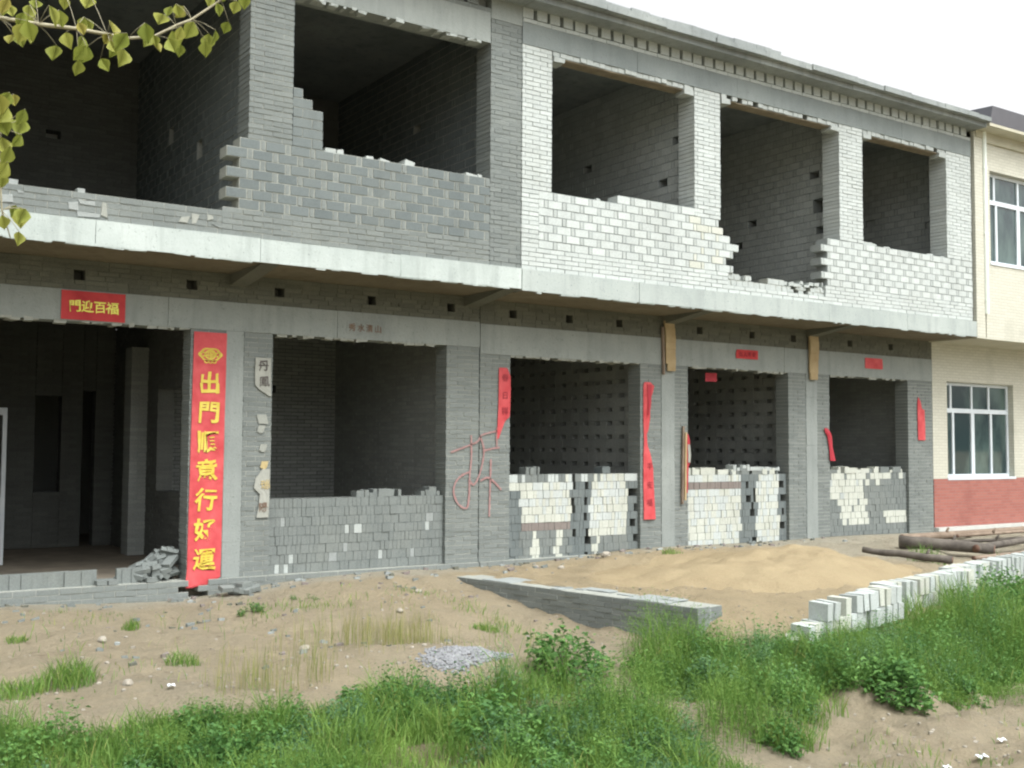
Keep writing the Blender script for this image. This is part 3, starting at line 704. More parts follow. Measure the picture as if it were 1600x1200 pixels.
# red demolition mark sprayed across the middle pillar (belongs to the paint on the two wall halves)
def ribbon(mb, pts, w, y, m):
    b = len(mb.v); n = len(pts)
    P = []
    for i in range(n - 1):
        for k in range(6):
            t = k / 6; p0 = pts[max(i - 1, 0)]; p1 = pts[i]; p2 = pts[i + 1]; p3 = pts[min(i + 2, n - 1)]
            P.append(tuple(.5 * (2 * p1[j] + (p2[j] - p0[j]) * t + (2 * p0[j] - 5 * p1[j] + 4 * p2[j] - p3[j]) * t * t + (-p0[j] + 3 * p1[j] - 3 * p2[j] + p3[j]) * t ** 3) for j in (0, 1)))
    P.append(pts[-1]); n = len(P)
    for i, p in enumerate(P):
        a = P[max(i - 1, 0)]; c = P[min(i + 1, n - 1)]; dx, dz = c[0] - a[0], c[1] - a[1]; l = math.hypot(dx, dz) + 1e-9
        ww = w * rnd.uniform(.75, 1.25) / 2; nx, nz = -dz / l * ww, dx / l * ww
        for y_ in (y, y + .003): mb.v.append((p[0] + nx, y_, p[1] + nz)); mb.v.append((p[0] - nx, y_, p[1] - nz))
    for i in range(n - 1):
        a = b + 4 * i; c = a + 4
        mb.face((a, a + 1, c + 1, c), m); mb.face((a + 2, c + 2, c + 3, a + 3), m); mb.face((a, c, c + 2, a + 2), m); mb.face((a + 1, a + 3, c + 3, c + 1), m)
G = MB()
def gx(c, r): return (3.12 + (c - 60) / 395 * 1.08, 2.01 - (r - 600) / 430 * 1.18)
for st in ([(80, 735), (150, 712), (240, 680), (270, 645), (320, 630), (370, 620)],
           [(205, 645), (207, 760), (197, 870), (195, 960), (180, 1025), (130, 1005), (100, 945), (112, 890), (150, 855), (195, 838)],
           [(262, 650), (285, 720), (275, 800), (250, 870), (222, 905), (200, 885)],
           [(290, 725), (340, 714), (385, 708)], [(368, 600), (366, 650), (368, 700)],
           [(330, 770), (328, 860), (325, 960), (322, 1075)], [(265, 885), (310, 868), (350, 890), (398, 935)]):
    ribbon(G, [gx(*q) for q in st], .027, -.016, 'graffiti')
g_ = link('graffiti', G, gp_); g_['label'] = 'red hand-sprayed demolition character'

# ------------------------------------------------------------------ cream tiled neighbour house
TB = empty('tiled_building', (18.5, 4, 0))
tag(TB, 'finished cream tiled house with red tile plinth and white framed windows at the right edge', 'building')
XN, XE = 14.40, 24
def wall_with_hole(name, x0, x1, z0, z1, y0, y1, hx0, hx1, hz0, hz1, mat):
    mb = MB()
    for q in ((x0, hx0, z0, z1), (hx1, x1, z0, z1), (hx0, hx1, z0, hz0), (hx0, hx1, hz1, z1)):
        mb.box(q[0], q[1], y0, y1, q[2], q[3], mat)
    return link(name, mb, TB)
wall_with_hole('lower_wall', XN, XE, 1.13, 3.87, .01, .3, 14.88, 17.22, 1.15, 3.10, 'cream_tile')
mb = MB(); mb.box(XN, XE, .0, .3, .17, 1.128, 'red_tile'); link('plinth', mb, TB)
mb = MB(); mb.box(XN, XE, -.1, .3, -.2, .168, 'base_white'); mb.box(XN + .05, XE, -.42, -.1, -.2, .06, 'concrete'); link('base_kerb', mb, TB)
wall_with_hole('upper_wall', 14.64, XE, 3.87, 7.72, -D, -D + .3, 14.82, 17.9, 5.38, 7.20, 'cream_tile')
mb = MB(); mb.box(14.30, 14.58, -D - .02, -D + .5, 3.87, 7.90, 'cream_tile'); mb.box(14.3, 14.64, -D + .06, 8, 3.9, 7.9, 'cream_tile'); mb.box(XN + .02, 14.6, .3, 8, -.2, 3.86, 'cream_tile'); link('side_wall', mb, TB)
mb = MB(); mb.box(14.30, XE, -D + .005, .02, 3.862, 3.90, 'cream_render'); link('soffit', mb, TB)
mb = MB(); mb.box(14.6, XE, -D - .05, -D + .05, 7.725, 7.80, 'cream_render'); mb.box(14.34, XE, -D - .04, -D + .3, 7.80, 7.93, 'cream_render'); mb.box(14.30, XE, -D - .36, -D + .3, 7.93, 7.985, 'cream_render'); link('moulding', mb, TB)
mb = MB(); mb.prism_x([(-D - .36, 7.987), (-D - .42, 8.30), (-D + .3, 8.34), (-D + .3, 7.987)], 14.31, XE, 'cornice'); mb.box(14.31, XE, -D + .3, 8, 7.9, 8.2, 'cornice'); link('cornice', mb, TB)
mb = MB(); mb.box(14.62, XE, 7.8, 8, -.2, 7.9, 'cream_tile'); link('rear_wall', mb, TB)
for q in ((14.62, XE, .35, .4, .2, 3.85), (14.7, XE, -D + .5, -D + .55, 3.9, 7.9)):
    mb = MB(); mb.box(*q, 'earth_dark'); link('inner_wall', mb, TB)
mb = MB(); mb.tube([(14.615, -D - .03, 4.35), (14.615, -D - .03, 7.93)], [.045, .045], 'pvc', 0, 12)
for z in (4.6, 5.9, 7.2): mb.box(14.56, 14.67, -D - .06, -D + .02, z, z + .04, 'pvc')
link('downpipe', mb, TB, smooth=False)
def window(x0, x1, z0, z1, y, ztr, top, bot, thick):
    mb = MB(); f = .06
    mb.box(x0, x1, y, y + .07, z0, z0 + f, 'alu'); mb.box(x0, x1, y, y + .07, z1 - f, z1, 'alu'); mb.box(x0, x0 + f, y + .001, y + .069, z0 + f, z1 - f, 'alu'); mb.box(x1 - f, x1, y + .001, y + .069, z0 + f, z1 - f, 'alu')
    mb.box(x0 + f, x1 - f, y - .002, y + .068, ztr - .045, ztr + .045, 'alu')
    for t in top: mb.box(x0 + (x1 - x0) * t - .028, x0 + (x1 - x0) * t + .028, y + .002, y + .06, ztr + .045, z1 - f, 'alu')
    for t in bot:
        w = .055 if t == thick else .032; mb.box(x0 + (x1 - x0) * t - w, x0 + (x1 - x0) * t + w, y + .002, y + .06, z0 + f, ztr - .045, 'alu')
    fr = link('window', mb, TB)
    g = MB(); g.box(x0 + .02, x1 - .02, y + .03, y + .04, z0 + .02, z1 - .02, 'glass'); link('pane', g, fr)
    s = MB(); s.box(x0 - .03, x1 + .03, y - .14, y + .01, z0 - .05, z0 - .002, 'alu'); link('sill', s, fr)
window(14.885, 17.215, 1.155, 3.095, .13, 2.52, (.13, .44, .70), (.16, .45, .73), .45)
window(14.825, 17.895, 5.385, 7.195, -D + .12, 6.62, (.11, .38, .64, .86), (.13, .38, .63, .86), .38)

# ------------------------------------------------------------------ dry-stacked brick infill closing the ground floor bays
def infill(name, x0, x1, z0, z1, pick, label, hole=None, keep=None, w=.062, topx=(), y=.06, zl=None, widths=(.06, .065, .065, .12)):
    mb = MB()
    courses(mb, x0, x1, z0, z1, .121, w, 'grey_brick', 'dry_joint', fr=up(y), depth=.235, joint=.005, rec=.006, jit=.002, njit=.007, pick=pick, hole=hole, keep=keep, off=lambda r: rnd.random(), widths=widths, tint=lambda u, z: rnd.uniform(-.5, .8))
    for a, b, z, m in topx:
        u = a
        while u < b:
            ww = rnd.choice((.06, .06, .115, .24)); hh = rnd.uniform(.05, .12)
            mb.box(u, min(u + ww, b), y + rnd.uniform(-.015, .03), y + .21, z, z + hh, m if rnd.random() < .75 else 'grey_brick', rnd.uniform(-1, 1), FRONT, .006, rnd.uniform(-.04, .04)); u += ww + .006 + (rnd.random() < .15) * .06
    mb.box(x0 + .01, x1 - .01, y + .236, y + .28, z0, min(z1, z0 + 1.0) if zl is None else zl, 'dry_joint')
    ob = link(name, mb); tag(ob, label, 'brick infill', 'dry-stacked brick infills under the lintels'); return ob
infill('infill_wall', .482, 3.098, -.06, 1.03, lambda u, z, r: 'header' if rnd.random() < .025 else ('mortar_grey' if rnd.random() < .03 else None),
       'all grey wall of bricks stacked on edge filling the bay left of the red spray mark', topx=[(1.75, 2.42, 1.03, 'grey_brick'), (2.75, 3.05, 1.03, 'grey_brick')])
def pick3(u, z, r):
    w = ('cream_brick' if rnd.random() < .5 else 'white_brick') if rnd.random() < .985 else 'header'
    if z > 1.2: return w if rnd.random() < (.92 if u < 4.55 or u > 6.0 else .45) else 'grey_brick'
    if u < 4.44: return 'cream_brick' if z > 1.08 else 'block'
    if 5.36 < u < 5.76: return 'block'
    if u > 6.5: return 'block'
    if u < 5.36:
        if z > .60: return w
        if z > .48: return 'red_dust_brick'
        return 'cream_brick' if (int(u * 7.1) + r * 3) % 3 == 0 else 'grey_brick'
    return w if z > .36 else ('cream_brick' if u < 5.95 and rnd.random() < .5 else 'grey_brick')
def holes_at(x0, x1, rows, z0=0.): return lambda u, z, a, b: x0 < u < x1 and int((z - z0) / .121) in rows
h3 = holes_at(6.585, 6.69, (2, 4, 6, 8)); h3b = lambda u, z, a, b: h3(u, z, a, b) or (5.40 < u < 5.46 and rnd.random() < .28) or (5.64 < u < 5.72 and rnd.random() < .3)
infill('infill_wall', 4.205, 6.725, -.02, 1.31, pick3, 'infill of two white brick patches split by a grey pier right of the red spray mark', hole=h3b, topx=[(4.55, 4.78, 1.31, 'grey_brick'), (6.0, 6.15, 1.31, 'block')])
def pick4(u, z, r):
    w = 'cream_brick' if rnd.random() < .6 else 'white_brick'
    if u > 10.0 or 9.05 < u < 9.44: return 'block'
    if z > 1.12: return w
    if u < 9.05: return w if z < 1.0 else 'red_dust_brick'
    return w
h4 = holes_at(10.03, 10.13, (2, 4, 6, 8), .1); h4b = lambda u, z, a, b: h4(u, z, a, b) or (9.16 < u < 9.24 and rnd.random() < .3) or (9.32 < u < 9.4 and rnd.random() < .3)
infill('infill_wall', 7.775, 10.195, .06, 1.27, pick4, 'infill with a jumbled cream top course behind the leaning wooden stick', hole=h4b, topx=[(7.8, 10.0, 1.27, 'cream_brick'), (8.9, 10.05, 1.33, 'header')])
def pick5(u, z, r):
    if z > 1.15: return 'cream_brick' if rnd.random() < .75 else None
    if u < 12.3 and z > .75 and u < 12.75 - (1.2 - z) * .3: return 'cream_brick' if rnd.random() < .88 else 'header'
    if 11.62 < u < 12.45 and .3 < z <= .75: return 'cream_brick' if rnd.random() < .9 else None
    if 12.3 <= u < 12.9 and z > 1.0: return 'cream_brick' if rnd.random() < .6 else None
    if 12.9 < u < 13.6 and .3 < z < .5: return 'cream_brick'
    return None
infill('infill_wall', 11.305, 13.595, .06, 1.27, pick5, 'mostly grey infill with one ragged white patch in the bay nearest the tiled house', topx=[(11.33, 13.5, 1.27, 'cream_brick')])

# ------------------------------------------------------------------ red and white paper strips, planks
def strip(name, rows, y, mat, label, cat='couplet', ncol=5, wr=.004, seed=1, group=None):
    mb = MB(); sheet(mb, rows, y, mat, ncol, .003, wr, seed); ob = link(name, mb); return tag(ob, label, cat, group)
def rows(z1, z0, xl1, xr1, xl0, xr0, n, push=.0):
    return [(z1 + (z0 - z1) * i / n, xl1 + (xl0 - xl1) * i / n, xr1 + (xr0 - xr1) * i / n, push) for i in range(n + 1)]
b1 = strip('banner', rows(3.525, 3.185, -2.14, -1.41, -2.14, -1.41, 4), -.022, 'red_paper', 'small red banner with four yellow characters on the lintel over the open doorway', 'banner', seed=2)
lettering('lettering', '門迎百福', .15, 'bright_gold', -1.775, -.031, 3.345, b1, spacing=.95, bold=.016)
rw = rows(3.135, .18, -.565, -.145, -.59, -.165, 18, .004) + [(.08, -.6, -.168, .01), (.0, -.6, -.30, .012), (-.02, -.6, -.42, .01), (-.035, -.6, -.52, .004)]
b2 = strip('banner', rw, -.02, 'red_faded', 'long red couplet with gold characters beside the open doorway', 'banner', ncol=6, wr=.005, seed=4)
lettering('lettering', '出門順', .29, 'gold', -.362, -.034, 2.13, b2, True, 1.26, .024, .012)
lettering('lettering', '意行好運', .29, 'gold_faded', -.378, -.034, .855, b2, True, 1.26, .02, .012)
mb = MB()
def ring(mb, cx, cz, rx, rz, w, y, m, n=28, lob=0.):
    b = len(mb.v)
    for k in range(n):
        a = 2 * math.pi * k / n; q = 1 + lob * math.cos(6 * a)
        for s_ in (1, 1 - w):
            for yy in (y, y + .002): mb.v.append((cx + rx * q * s_ * math.cos(a), yy, cz + rz * q * s_ * math.sin(a)))
    for k in range(n):
        a = b + 4 * k; c = b + 4 * ((k + 1) % n)
        mb.face((a, c, c + 2, a + 2), m); mb.face((a, a + 1, c + 1, c), m); mb.face((a + 2, c + 2, c + 3, a + 3), m)
ring(mb, -.355, 2.855, .15, .085, .22, -.032, 'gold_faded', lob=.06); ring(mb, -.355, 2.855, .075, .062, .3, -.032, 'gold_faded')
for dx in (-.095, .095): ring(mb, -.355 + dx, 2.855, .03, .035, .5, -.032, 'gold_faded', 12)
for dx in (-.05, 0, .05): ring(mb, -.355 + dx, 2.765, .03, .022, .5, -.032, 'gold_faded', 12)
link('emblem', mb, b2)
lettering('lettering', '福', .11, 'gold_faded', -.355, -.034, 2.855, b2, bold=.02)
pp = strip('paper_strip', [(2.85, .24, .45), (2.66, .235, .45), (2.5, .24, .455), (2.44, .30, .455), (2.39, .38, .46), (2.36, .43, .46)], -.02, 'white_paper', 'pale paper scrap with two black characters high on the pillar beside the long red couplet', 'paper strip', seed=6)
lettering('lettering', '丹', .15, 'ink', .35, -.028, 2.75, pp, bold=.01); lettering('lettering', '鳳', .15, 'ink', .36, -.028, 2.545, pp, bold=.0)
pp = strip('paper_strip', [(1.42, .36, .46), (1.30, .27, .46), (1.18, .25, .46), (1.10, .33, .46), (.95, .32, .455), (.80, .29, .45)], -.02, 'white_paper', 'torn pale paper scrap low on the pillar left of the all grey infill', 'paper strip', seed=7)
lettering('lettering', '瑞', .13, 'faded_ochre', .40, -.028, 1.22, pp); lettering('lettering', '陽', .13, 'brown_ink', .375, -.028, .93, pp)
strip('paper_scrap', [(2.12, .27, .40), (2.0, .30, .43)], -.016, 'mortar_pale', 'faint peeled paper scrap, topmost of the four below the paper with two black characters', 'paper scrap', 3, .003, 3)
for z, x, lb in ((1.98, .34, 'small grey torn scrap under the topmost faint one'), (1.74, .37, 'thin grey torn scrap at mid height of the couplet pillar'), (1.52, .39, 'brownish torn scrap just above the low pale paper scrap')):
    strip('paper_scrap', [(z, x - .04, x + .05), (z - .08, x - .06, x + .03), (z - .1, x - .02, x + .01)], -.016, 'faded_ochre' if z < 1.6 else 'mortar_pale', lb, 'paper scrap', 3, .003, 5)
pp = strip('paper_strip', rows(3.41, 3.24, 1.52, 2.06, 1.52, 2.06, 3), -.018, 'concrete', 'grey paper strip with dark painted characters on the lintel over the all grey infill', 'paper strip', seed=8)
lettering('lettering', '秀水清山', .115, 'brown_ink', 1.79, -.027, 3.325, pp, spacing=1.13, bold=.012)
b3 = strip('paper_strip', [(2.89, 4.0, 4.12), (2.86, 3.985, 4.15, .01), (2.76, 3.985, 4.195, .012), (2.5, 3.985, 4.195, .012), (2.3, 3.98, 4.19, .01), (2.17, 3.975, 4.18, .006), (2.10, 3.97, 4.10), (1.95, 3.965, 4.03), (1.84, 3.965, 3.99)], -.018, 'red_faded', 'torn red strip tapering to a point above the red spray mark', 'couplet', seed=9)
for ch, z in (('春', 2.74), ('日', 2.48), ('祥', 2.25)): lettering('lettering', ch, .12, 'red_ink', 4.09, -.034, z, b3, bold=.01)
b4 = strip('paper_strip', [(2.78, 6.80, 6.93, .02), (2.72, 6.78, 7.01, .03), (2.62, 6.78, 6.98, .03), (2.5, 6.78, 6.93, .02), (2.2, 6.78, 6.92, .01), (2.02, 6.785, 6.89), (1.93, 6.79, 6.85), (1.75, 6.79, 6.87, .01), (1.62, 6.78, 6.93, .02), (1.4, 6.78, 6.985, .012), (1.1, 6.78, 7.0, .012), (.8, 6.79, 7.02, .012), (.57, 6.79, 7.04, .012)], -.02, 'red_faded', 'long twisted red strip peeling off the pillar between two infilled bays', 'couplet', seed=12)
for ch, z in (('平', 1.42), ('安', 1.12), ('福', .84)): lettering('lettering', ch, .13, 'red_ink', 6.90, -.04, z, b4, bold=-.005)
mb = MB(); sheet(mb, [(2.74, 6.83, 6.93), (2.4, 6.86, 6.91), (2.25, 6.85, 6.88)], -.055, 'red_dark', 3, .003, .003, 4); link('fold', mb, b4)
b5 = strip('paper_strip', [(1.95, 7.70, 7.76), (1.86, 7.70, 7.79, .012), (1.72, 7.72, 7.80, .01), (1.48, 7.72, 7.80), (1.42, 7.68, 7.76), (1.2, 7.68, 7.755, .008), (.98, 7.67, 7.74)], -.02, 'red_dark', 'narrow dark red strip beside the leaning wooden stick', 'couplet', seed=13)
mb = MB(); sheet(mb, [(1.78, 7.735, 7.785), (1.6, 7.745, 7.80), (1.48, 7.74, 7.79)], -.034, 'white_paper', 3, .003, .003, 4); link('torn_flap', mb, b5)
mb = MB(); mb.box(7.600, 7.635, -.055, -.02, .80, 2.08, 'old_wood', 0, FRONT, .004, -.02); mb.box(7.64, 7.675, -.075, -.03, .86, 1.98, 'plank', 0, FRONT, .004, -.015)
tag(link('wooden_stick', mb), 'thin wooden stick leaning on the pillar left of the jumbled cream infill', 'stick')
b6 = strip('banner', [(3.425, 8.9, 9.41), (3.35, 8.87, 9.41), (3.27, 8.88, 9.41)], -.022, 'red_paper', 'torn little red banner with faint characters on the lintel over the middle right bay', 'banner', ncol=6, wr=.006, seed=14)
lettering('lettering', '出入平安', .095, 'red_ink', 9.14, -.035, 3.345, b6, spacing=1.15, bold=.01)
strip('banner', rows(3.45, 3.25, 12.3, 12.81, 12.3, 12.82, 3), -.022, 'red_faded', 'plain red paper on the lintel of the bay nearest the tiled house', 'banner', seed=15)
b7 = strip('paper_strip', [(2.74, 13.90, 13.92), (2.66, 13.885, 13.98, .01), (2.52, 13.88, 14.02), (2.5, 13.88, 14.10), (2.2, 13.885, 14.115), (1.9, 13.89, 14.115)], -.018, 'red_faded', 'short pinkish red strip on the end pillar beside the tiled house', 'couplet', seed=16)
b8 = strip('paper_strip', [(2.1, 11.12, 11.2), (2.02, 11.14, 11.29, .02), (1.95, 11.2, 11.32, .02), (1.75, 11.25, 11.34, .01), (1.5, 11.27, 11.42, .01)], -.03, 'red_dark', 'ragged red shred curling round the pillar edge left of the mostly grey infill', 'couplet', seed=17)
bh = strip('paper_strip', rows(3.02, 2.87, 8.45, 8.72, 8.45, 8.72, 3), .29, 'red_dark', 'dark red paper hanging just inside the bay with the jumbled cream top', 'paper strip', seed=18)
for (xa, xb, z1, z0, lab, tl) in ((7.20, 7.41, 3.80, 2.98, 'yellowish plank end hanging below the slab over the twisted red strip', .05), (10.70, 10.93, 3.80, 2.97, 'yellowish plank end hanging below the slab between the two right-hand bays', .0)):
    mb = MB(); n = 7
    for i in range(n):
        za = z1 + (z0 - z1) * i / n; zb = z1 + (z0 - z1) * (i + 1) / n; sh = tl * i / n
        w0 = (.02 if i == n - 1 else 0)
        mb.box(xa + sh + w0, xb + sh - w0, -.075 - .012 * math.sin(i), -.04, zb, za, 'plank', 0, FRONT, .003)
    if tl: mb.box(xa - .03, xa + .0, -.06, -.02, z0 - .06, z1 - .1, 'old_wood', 0, FRONT, .005, .03)
    tag(link('wooden_plank', mb), lab, 'plank')

# ------------------------------------------------------------------ inside the open doorway: door leaf, threshold bricks, rubble
mb = MB()
mb.box(-2.62, -2.20, 3.0, 3.05, .08, .98, 'door'); mb.box(-2.62, -2.17, 2.995, 3.055, 2.12, 2.22, 'door'); mb.box(-2.225, -2.17, 2.99, 3.06, .06, 2.12, 'door'); mb.box(-2.66, -2.61, 2.99, 3.06, .06, 2.12, 'door')
DR = link('door_frame', mb); tag(DR, 'pale half-panelled door frame standing inside the dark open doorway at the left edge', 'door frame')
BRK = MB(); BRK.box(-.12, .12, -.0575, .0575, 0, .053, 'grey_brick', .2, FRONT, .004)
mesh_ob = link('brick', BRK, local=True); tag(mesh_ob, 'loose grey brick in the threshold row or rubble heap of the open doorway', 'brick', 'loose bricks in the open doorway')
proto_used = [False]
def place(proto, loc, rot, used, sc_=None, label=None, group=None):
    o = proto if not used[0] else copy_tree(proto); used[0] = True
    o.location = loc; o.rotation_euler = rot
    if sc_: o.scale = sc_
    if label: o['label'] = label
    if group: o['group'] = group
    return o
x = -3.05
while x < -.95:                                          # a row of bricks set on edge across the threshold
    w = rnd.choice((.058, .058, .058, .058, .118)); lie = w > .1
    place(mesh_ob, (x + (0.03 if not lie else .06), .08 + rnd.uniform(-.02, .02), .12 if not lie else .065), (0, R(90), R(90 + rnd.uniform(-4, 4))) if not lie else (R(rnd.uniform(-2, 2)), 0, R(90 + rnd.uniform(-6, 6))), proto_used)
    x += w + rnd.uniform(.0, .006) + (rnd.random() < .1) * .05
for i in range(46):                                      # heap of broken bricks against the right jamb
    t = rnd.random() ** .7; x = -1.28 + .64 * t + rnd.uniform(-.05, .03); top = .08 + .30 * t
    place(mesh_ob, (min(x, -.74), .22 + rnd.uniform(-.12, .3), .07 + (top - .03) * (i / 46) ** .8), (rnd.uniform(-.7, .7), rnd.uniform(-.6, .6), rnd.uniform(0, 3.1)), proto_used, (rnd.uniform(.6, 1.05), 1, 1))
for i in range(9):                                       # broken bricks below the couplet
    x = -.25 + .55 * rnd.random(); y = -.16 - .14 * rnd.random()
    place(mesh_ob, (x, y, float(ground(x, y)) + .01 + .06 * (i > 5)), (rnd.uniform(-.3, .3), rnd.uniform(-.3, .3), rnd.uniform(0, 3)), proto_used, (.8, 1, 1), 'broken grey brick on the dirt at the foot of the couplet pillar', 'broken bricks below the couplet')

# ------------------------------------------------------------------ low retaining wall, sand heap, white block rows
RW = MB(); dv = (.182, -.983, 0); nv = (.983, .182, 0)
fr1 = ((2.74, -.86, 0), dv, nv)
courses(RW, 0, 3.95, -.58, -.005, .0638, .25, 'grey_brick', 'mortar_pale', fr=fr1, depth=.235, jit=.004, njit=.007)
courses(RW, 0, 3.93, -.58, -.02, .0622, .25, 'grey_brick', 'mortar_pale', fr=((2.74 + .983 * .255 , -.86 + .182 * .255, 0), dv, nv), depth=.235, jit=.004)
RW.box(.01, 3.93, .2, .28, -.58, -.04, 'mortar_grey', 0, fr1)
for i in range(15):
    u = rnd.uniform(0, 3.45); RW.box(u, u + rnd.uniform(.1, .45), rnd.choice((.01, .27)), rnd.choice((.2, .46)), -.012, .004, 'mortar_grey', rnd.uniform(-1, 1), fr1, .004)
tag(link('retaining_wall', RW), 'low grey brick retaining wall running from the building towards the weeds', 'wall')
def heap(cx, cy, rx, ry, h, rot, m, name, seed, wob=.2):
    n, k = 96, 36; mb = MB(); c, s_ = math.cos(rot), math.sin(rot); mb.v = []
    for i in range(k + 1):
        q = i / k
        for j in range(n):
            a = 2 * math.pi * j / n; rr = q * (1 + wob * float(vnoise(np.array(3 * math.cos(a) + 9), np.array(3 * math.sin(a)), 1.3, seed)))
            px, py = rr * rx * math.cos(a), rr * ry * math.sin(a); X = cx + px * c - py * s_; Y = cy + px * s_ + py * c
            prof = (1 - q) ** 1.0 * (1.15 if q > .15 else 1.0) if q > .15 else .85 * 1.15 - (.15 - (.15 - q)) * .0 - q * q * 0
            prof = max(0, min(.93, 1.12 * (1 - q ** 1.15)))
            g0 = float(ground(X, Y)); nz = (.16 * float(vnoise(np.array(X), np.array(Y), .8, seed + 5)) + .09 * float(vnoise(np.array(X), np.array(Y), .35, seed + 1)) + .05 * float(vnoise(np.array(X), np.array(Y), .13, seed + 2))) * (1 - q * .6)
            mb.v.append((X, Y, g0 + h * prof + nz * (q < .99) - .03 * q))
    for i in range(k):
        for j in range(n):
            j2 = (j + 1) % n; mb.face((i * n + j, i * n + j2, (i + 1) * n + j2, (i + 1) * n + j), m)
    return link(name, mb, smooth=True)
tag(heap(6.45, -2.95, 2.5, 1.6, .26, -.15, 'sand', 'sand_heap', 3, .35), 'heap of yellow building sand between the retaining wall and the white blocks', 'sand heap', kind='stuff')
used = []
PROTO = []
for mt_, tt in (('white_brick', -.7), ('cream_brick', -.6), ('header', .5)):
    BL = MB(); BL.box(-.048, .048, -.12, .12, 0, .19, mt_, tt, FRONT, .005); PROTO.append(link('concrete_block', BL, local=True)); tag(PROTO[-1], '', 'block', ''); used.append([False])
def brow(p0, p1, z0, n, rowsn, label, group, skip=()):
    for r in range(rowsn):
        for i in range(n):
            if (r, i) in skip or rnd.random() < .06: continue
            t = (i + .5) / n; x = p0[0] + (p1[0] - p0[0]) * t; y = p0[1] + (p1[1] - p0[1]) * t; a = math.atan2(p1[1] - p0[1], p1[0] - p0[0])
            pk = rnd.choice((0, 1, 2, 2)); j = 0 if not used[0][0] else 1 if not used[1][0] else 2 if not used[2][0] else pk
            place(PROTO[j], (x + rnd.uniform(-.008, .008), y + rnd.uniform(-.03, .03), z0 + (p1[2] - p0[2]) * t + r * .192), (rnd.uniform(-.06, .06), rnd.uniform(-.045, .045), a + rnd.uniform(-.08, .08)), used[j], (rnd.uniform(1.03, 1.1), 1, rnd.uniform(.97, 1.03)), label, group)
brow((4.25, -5.45, -.14), (6.05, -5.30, -.02), -.35, 16, 2, 'whitish block on edge in the front row nearest the sand heap', 'white blocks in the front row', skip=((1, 0), (1, 1), (1, 2), (1, 5)))
brow((6.25, -4.95, -.03), (8.55, -4.62, .0), -.28, 22, 2, 'whitish block on edge in the middle row among the tall grass', 'white blocks in the middle row', skip=((1, 3), (1, 9)))
brow((8.3, -4.45, 0), (12.3, -3.75, .05), -.25, 38, 2, 'whitish block on edge in the back row below the old logs', 'white blocks in the back row', skip=((1, 12), (1, 25)))
def loose(x, y, s_, mat, label, rz):
    mb = MB(); mb.box(-.12 * s_, .12 * s_, -.06 * s_, .06 * s_, 0, .1 * s_, mat, .3, FRONT, .01); o = link('broken_block', mb, local=True); o.location = (x, y, float(ground(x, y)) - .01); o.rotation_euler = (.1, -.15, rz); tag(o, label, 'broken block', None)
loose(4.17, -5.42, 1.1, 'cream_brick', 'lone broken whitish block at the left end of the front block row', .7); loose(4.0, -5.6, 1.0, 'grey_brick', 'lone grey broken block sunk in the grass before the front block row', .2)

# ------------------------------------------------------------------ old logs in front of the tiled house
def log(p0, p1, r0, r1, label, mat='bark', seg=11):
    mb = MB(); n = 7; P0, P1 = Vector(p0), Vector(p1); pts = []; rad = []
    for i in range(n + 1):
        t = i / n; q = P0.lerp(P1, t); q += Vector((rnd.uniform(-.02, .02), rnd.uniform(-.02, .02), rnd.uniform(-.01, .01))); pts.append(q); rad.append((r0 + (r1 - r0) * t) * rnd.uniform(.94, 1.06))
    mb.tube(pts, rad, mat, 0, seg, .05, 'log_end'); k = rnd.randint(2, 5)
    q = pts[k]; mb.tube([q, q + Vector((.03, -.05, rad[k] + .07))], [.03, .018], mat, 0, 6, .1)
    return tag(link('log', mb, smooth=True), label, 'log', 'old logs by the tiled house')
log((9.25, -2.3, .16), (9.75, -3.55, .08), 0.045, 0.061, 'thin dark log lying lowest and furthest left of the log pile')
log((10.45, -2.1, .22), (11.15, -3.35, .16), 0.102, 0.082, 'thick log with a rotten hollow brown end towards the brick building')
log((10.9, -3.2, .17), (14.6, -2.5, .20), 0.061, 0.049, 'long pale log reaching across in front of the thick rotten one')
log((11.0, -1.75, .22), (15.8, -1.35, .2), 0.070, 0.057, 'long dark log at the back against the tiled house kerb', 'old_wood')
log((10.3, -3.55, .08), (13.8, -3.3, .08), 0.041, 0.033, 'slim grey log just behind the back row of white blocks', 'old_wood')

log((11.3, -2.6, .30), (15.2, -2.2, .26), 0.029, 0.025, 'thin pole lying on top of the thick rotten log', 'old_wood', 7)
log((12.2, -1.9, .12), (14.9, -3.0, .22), 0.033, 0.029, 'thin crooked pole crossing under the long pale log', 'bark', 7)
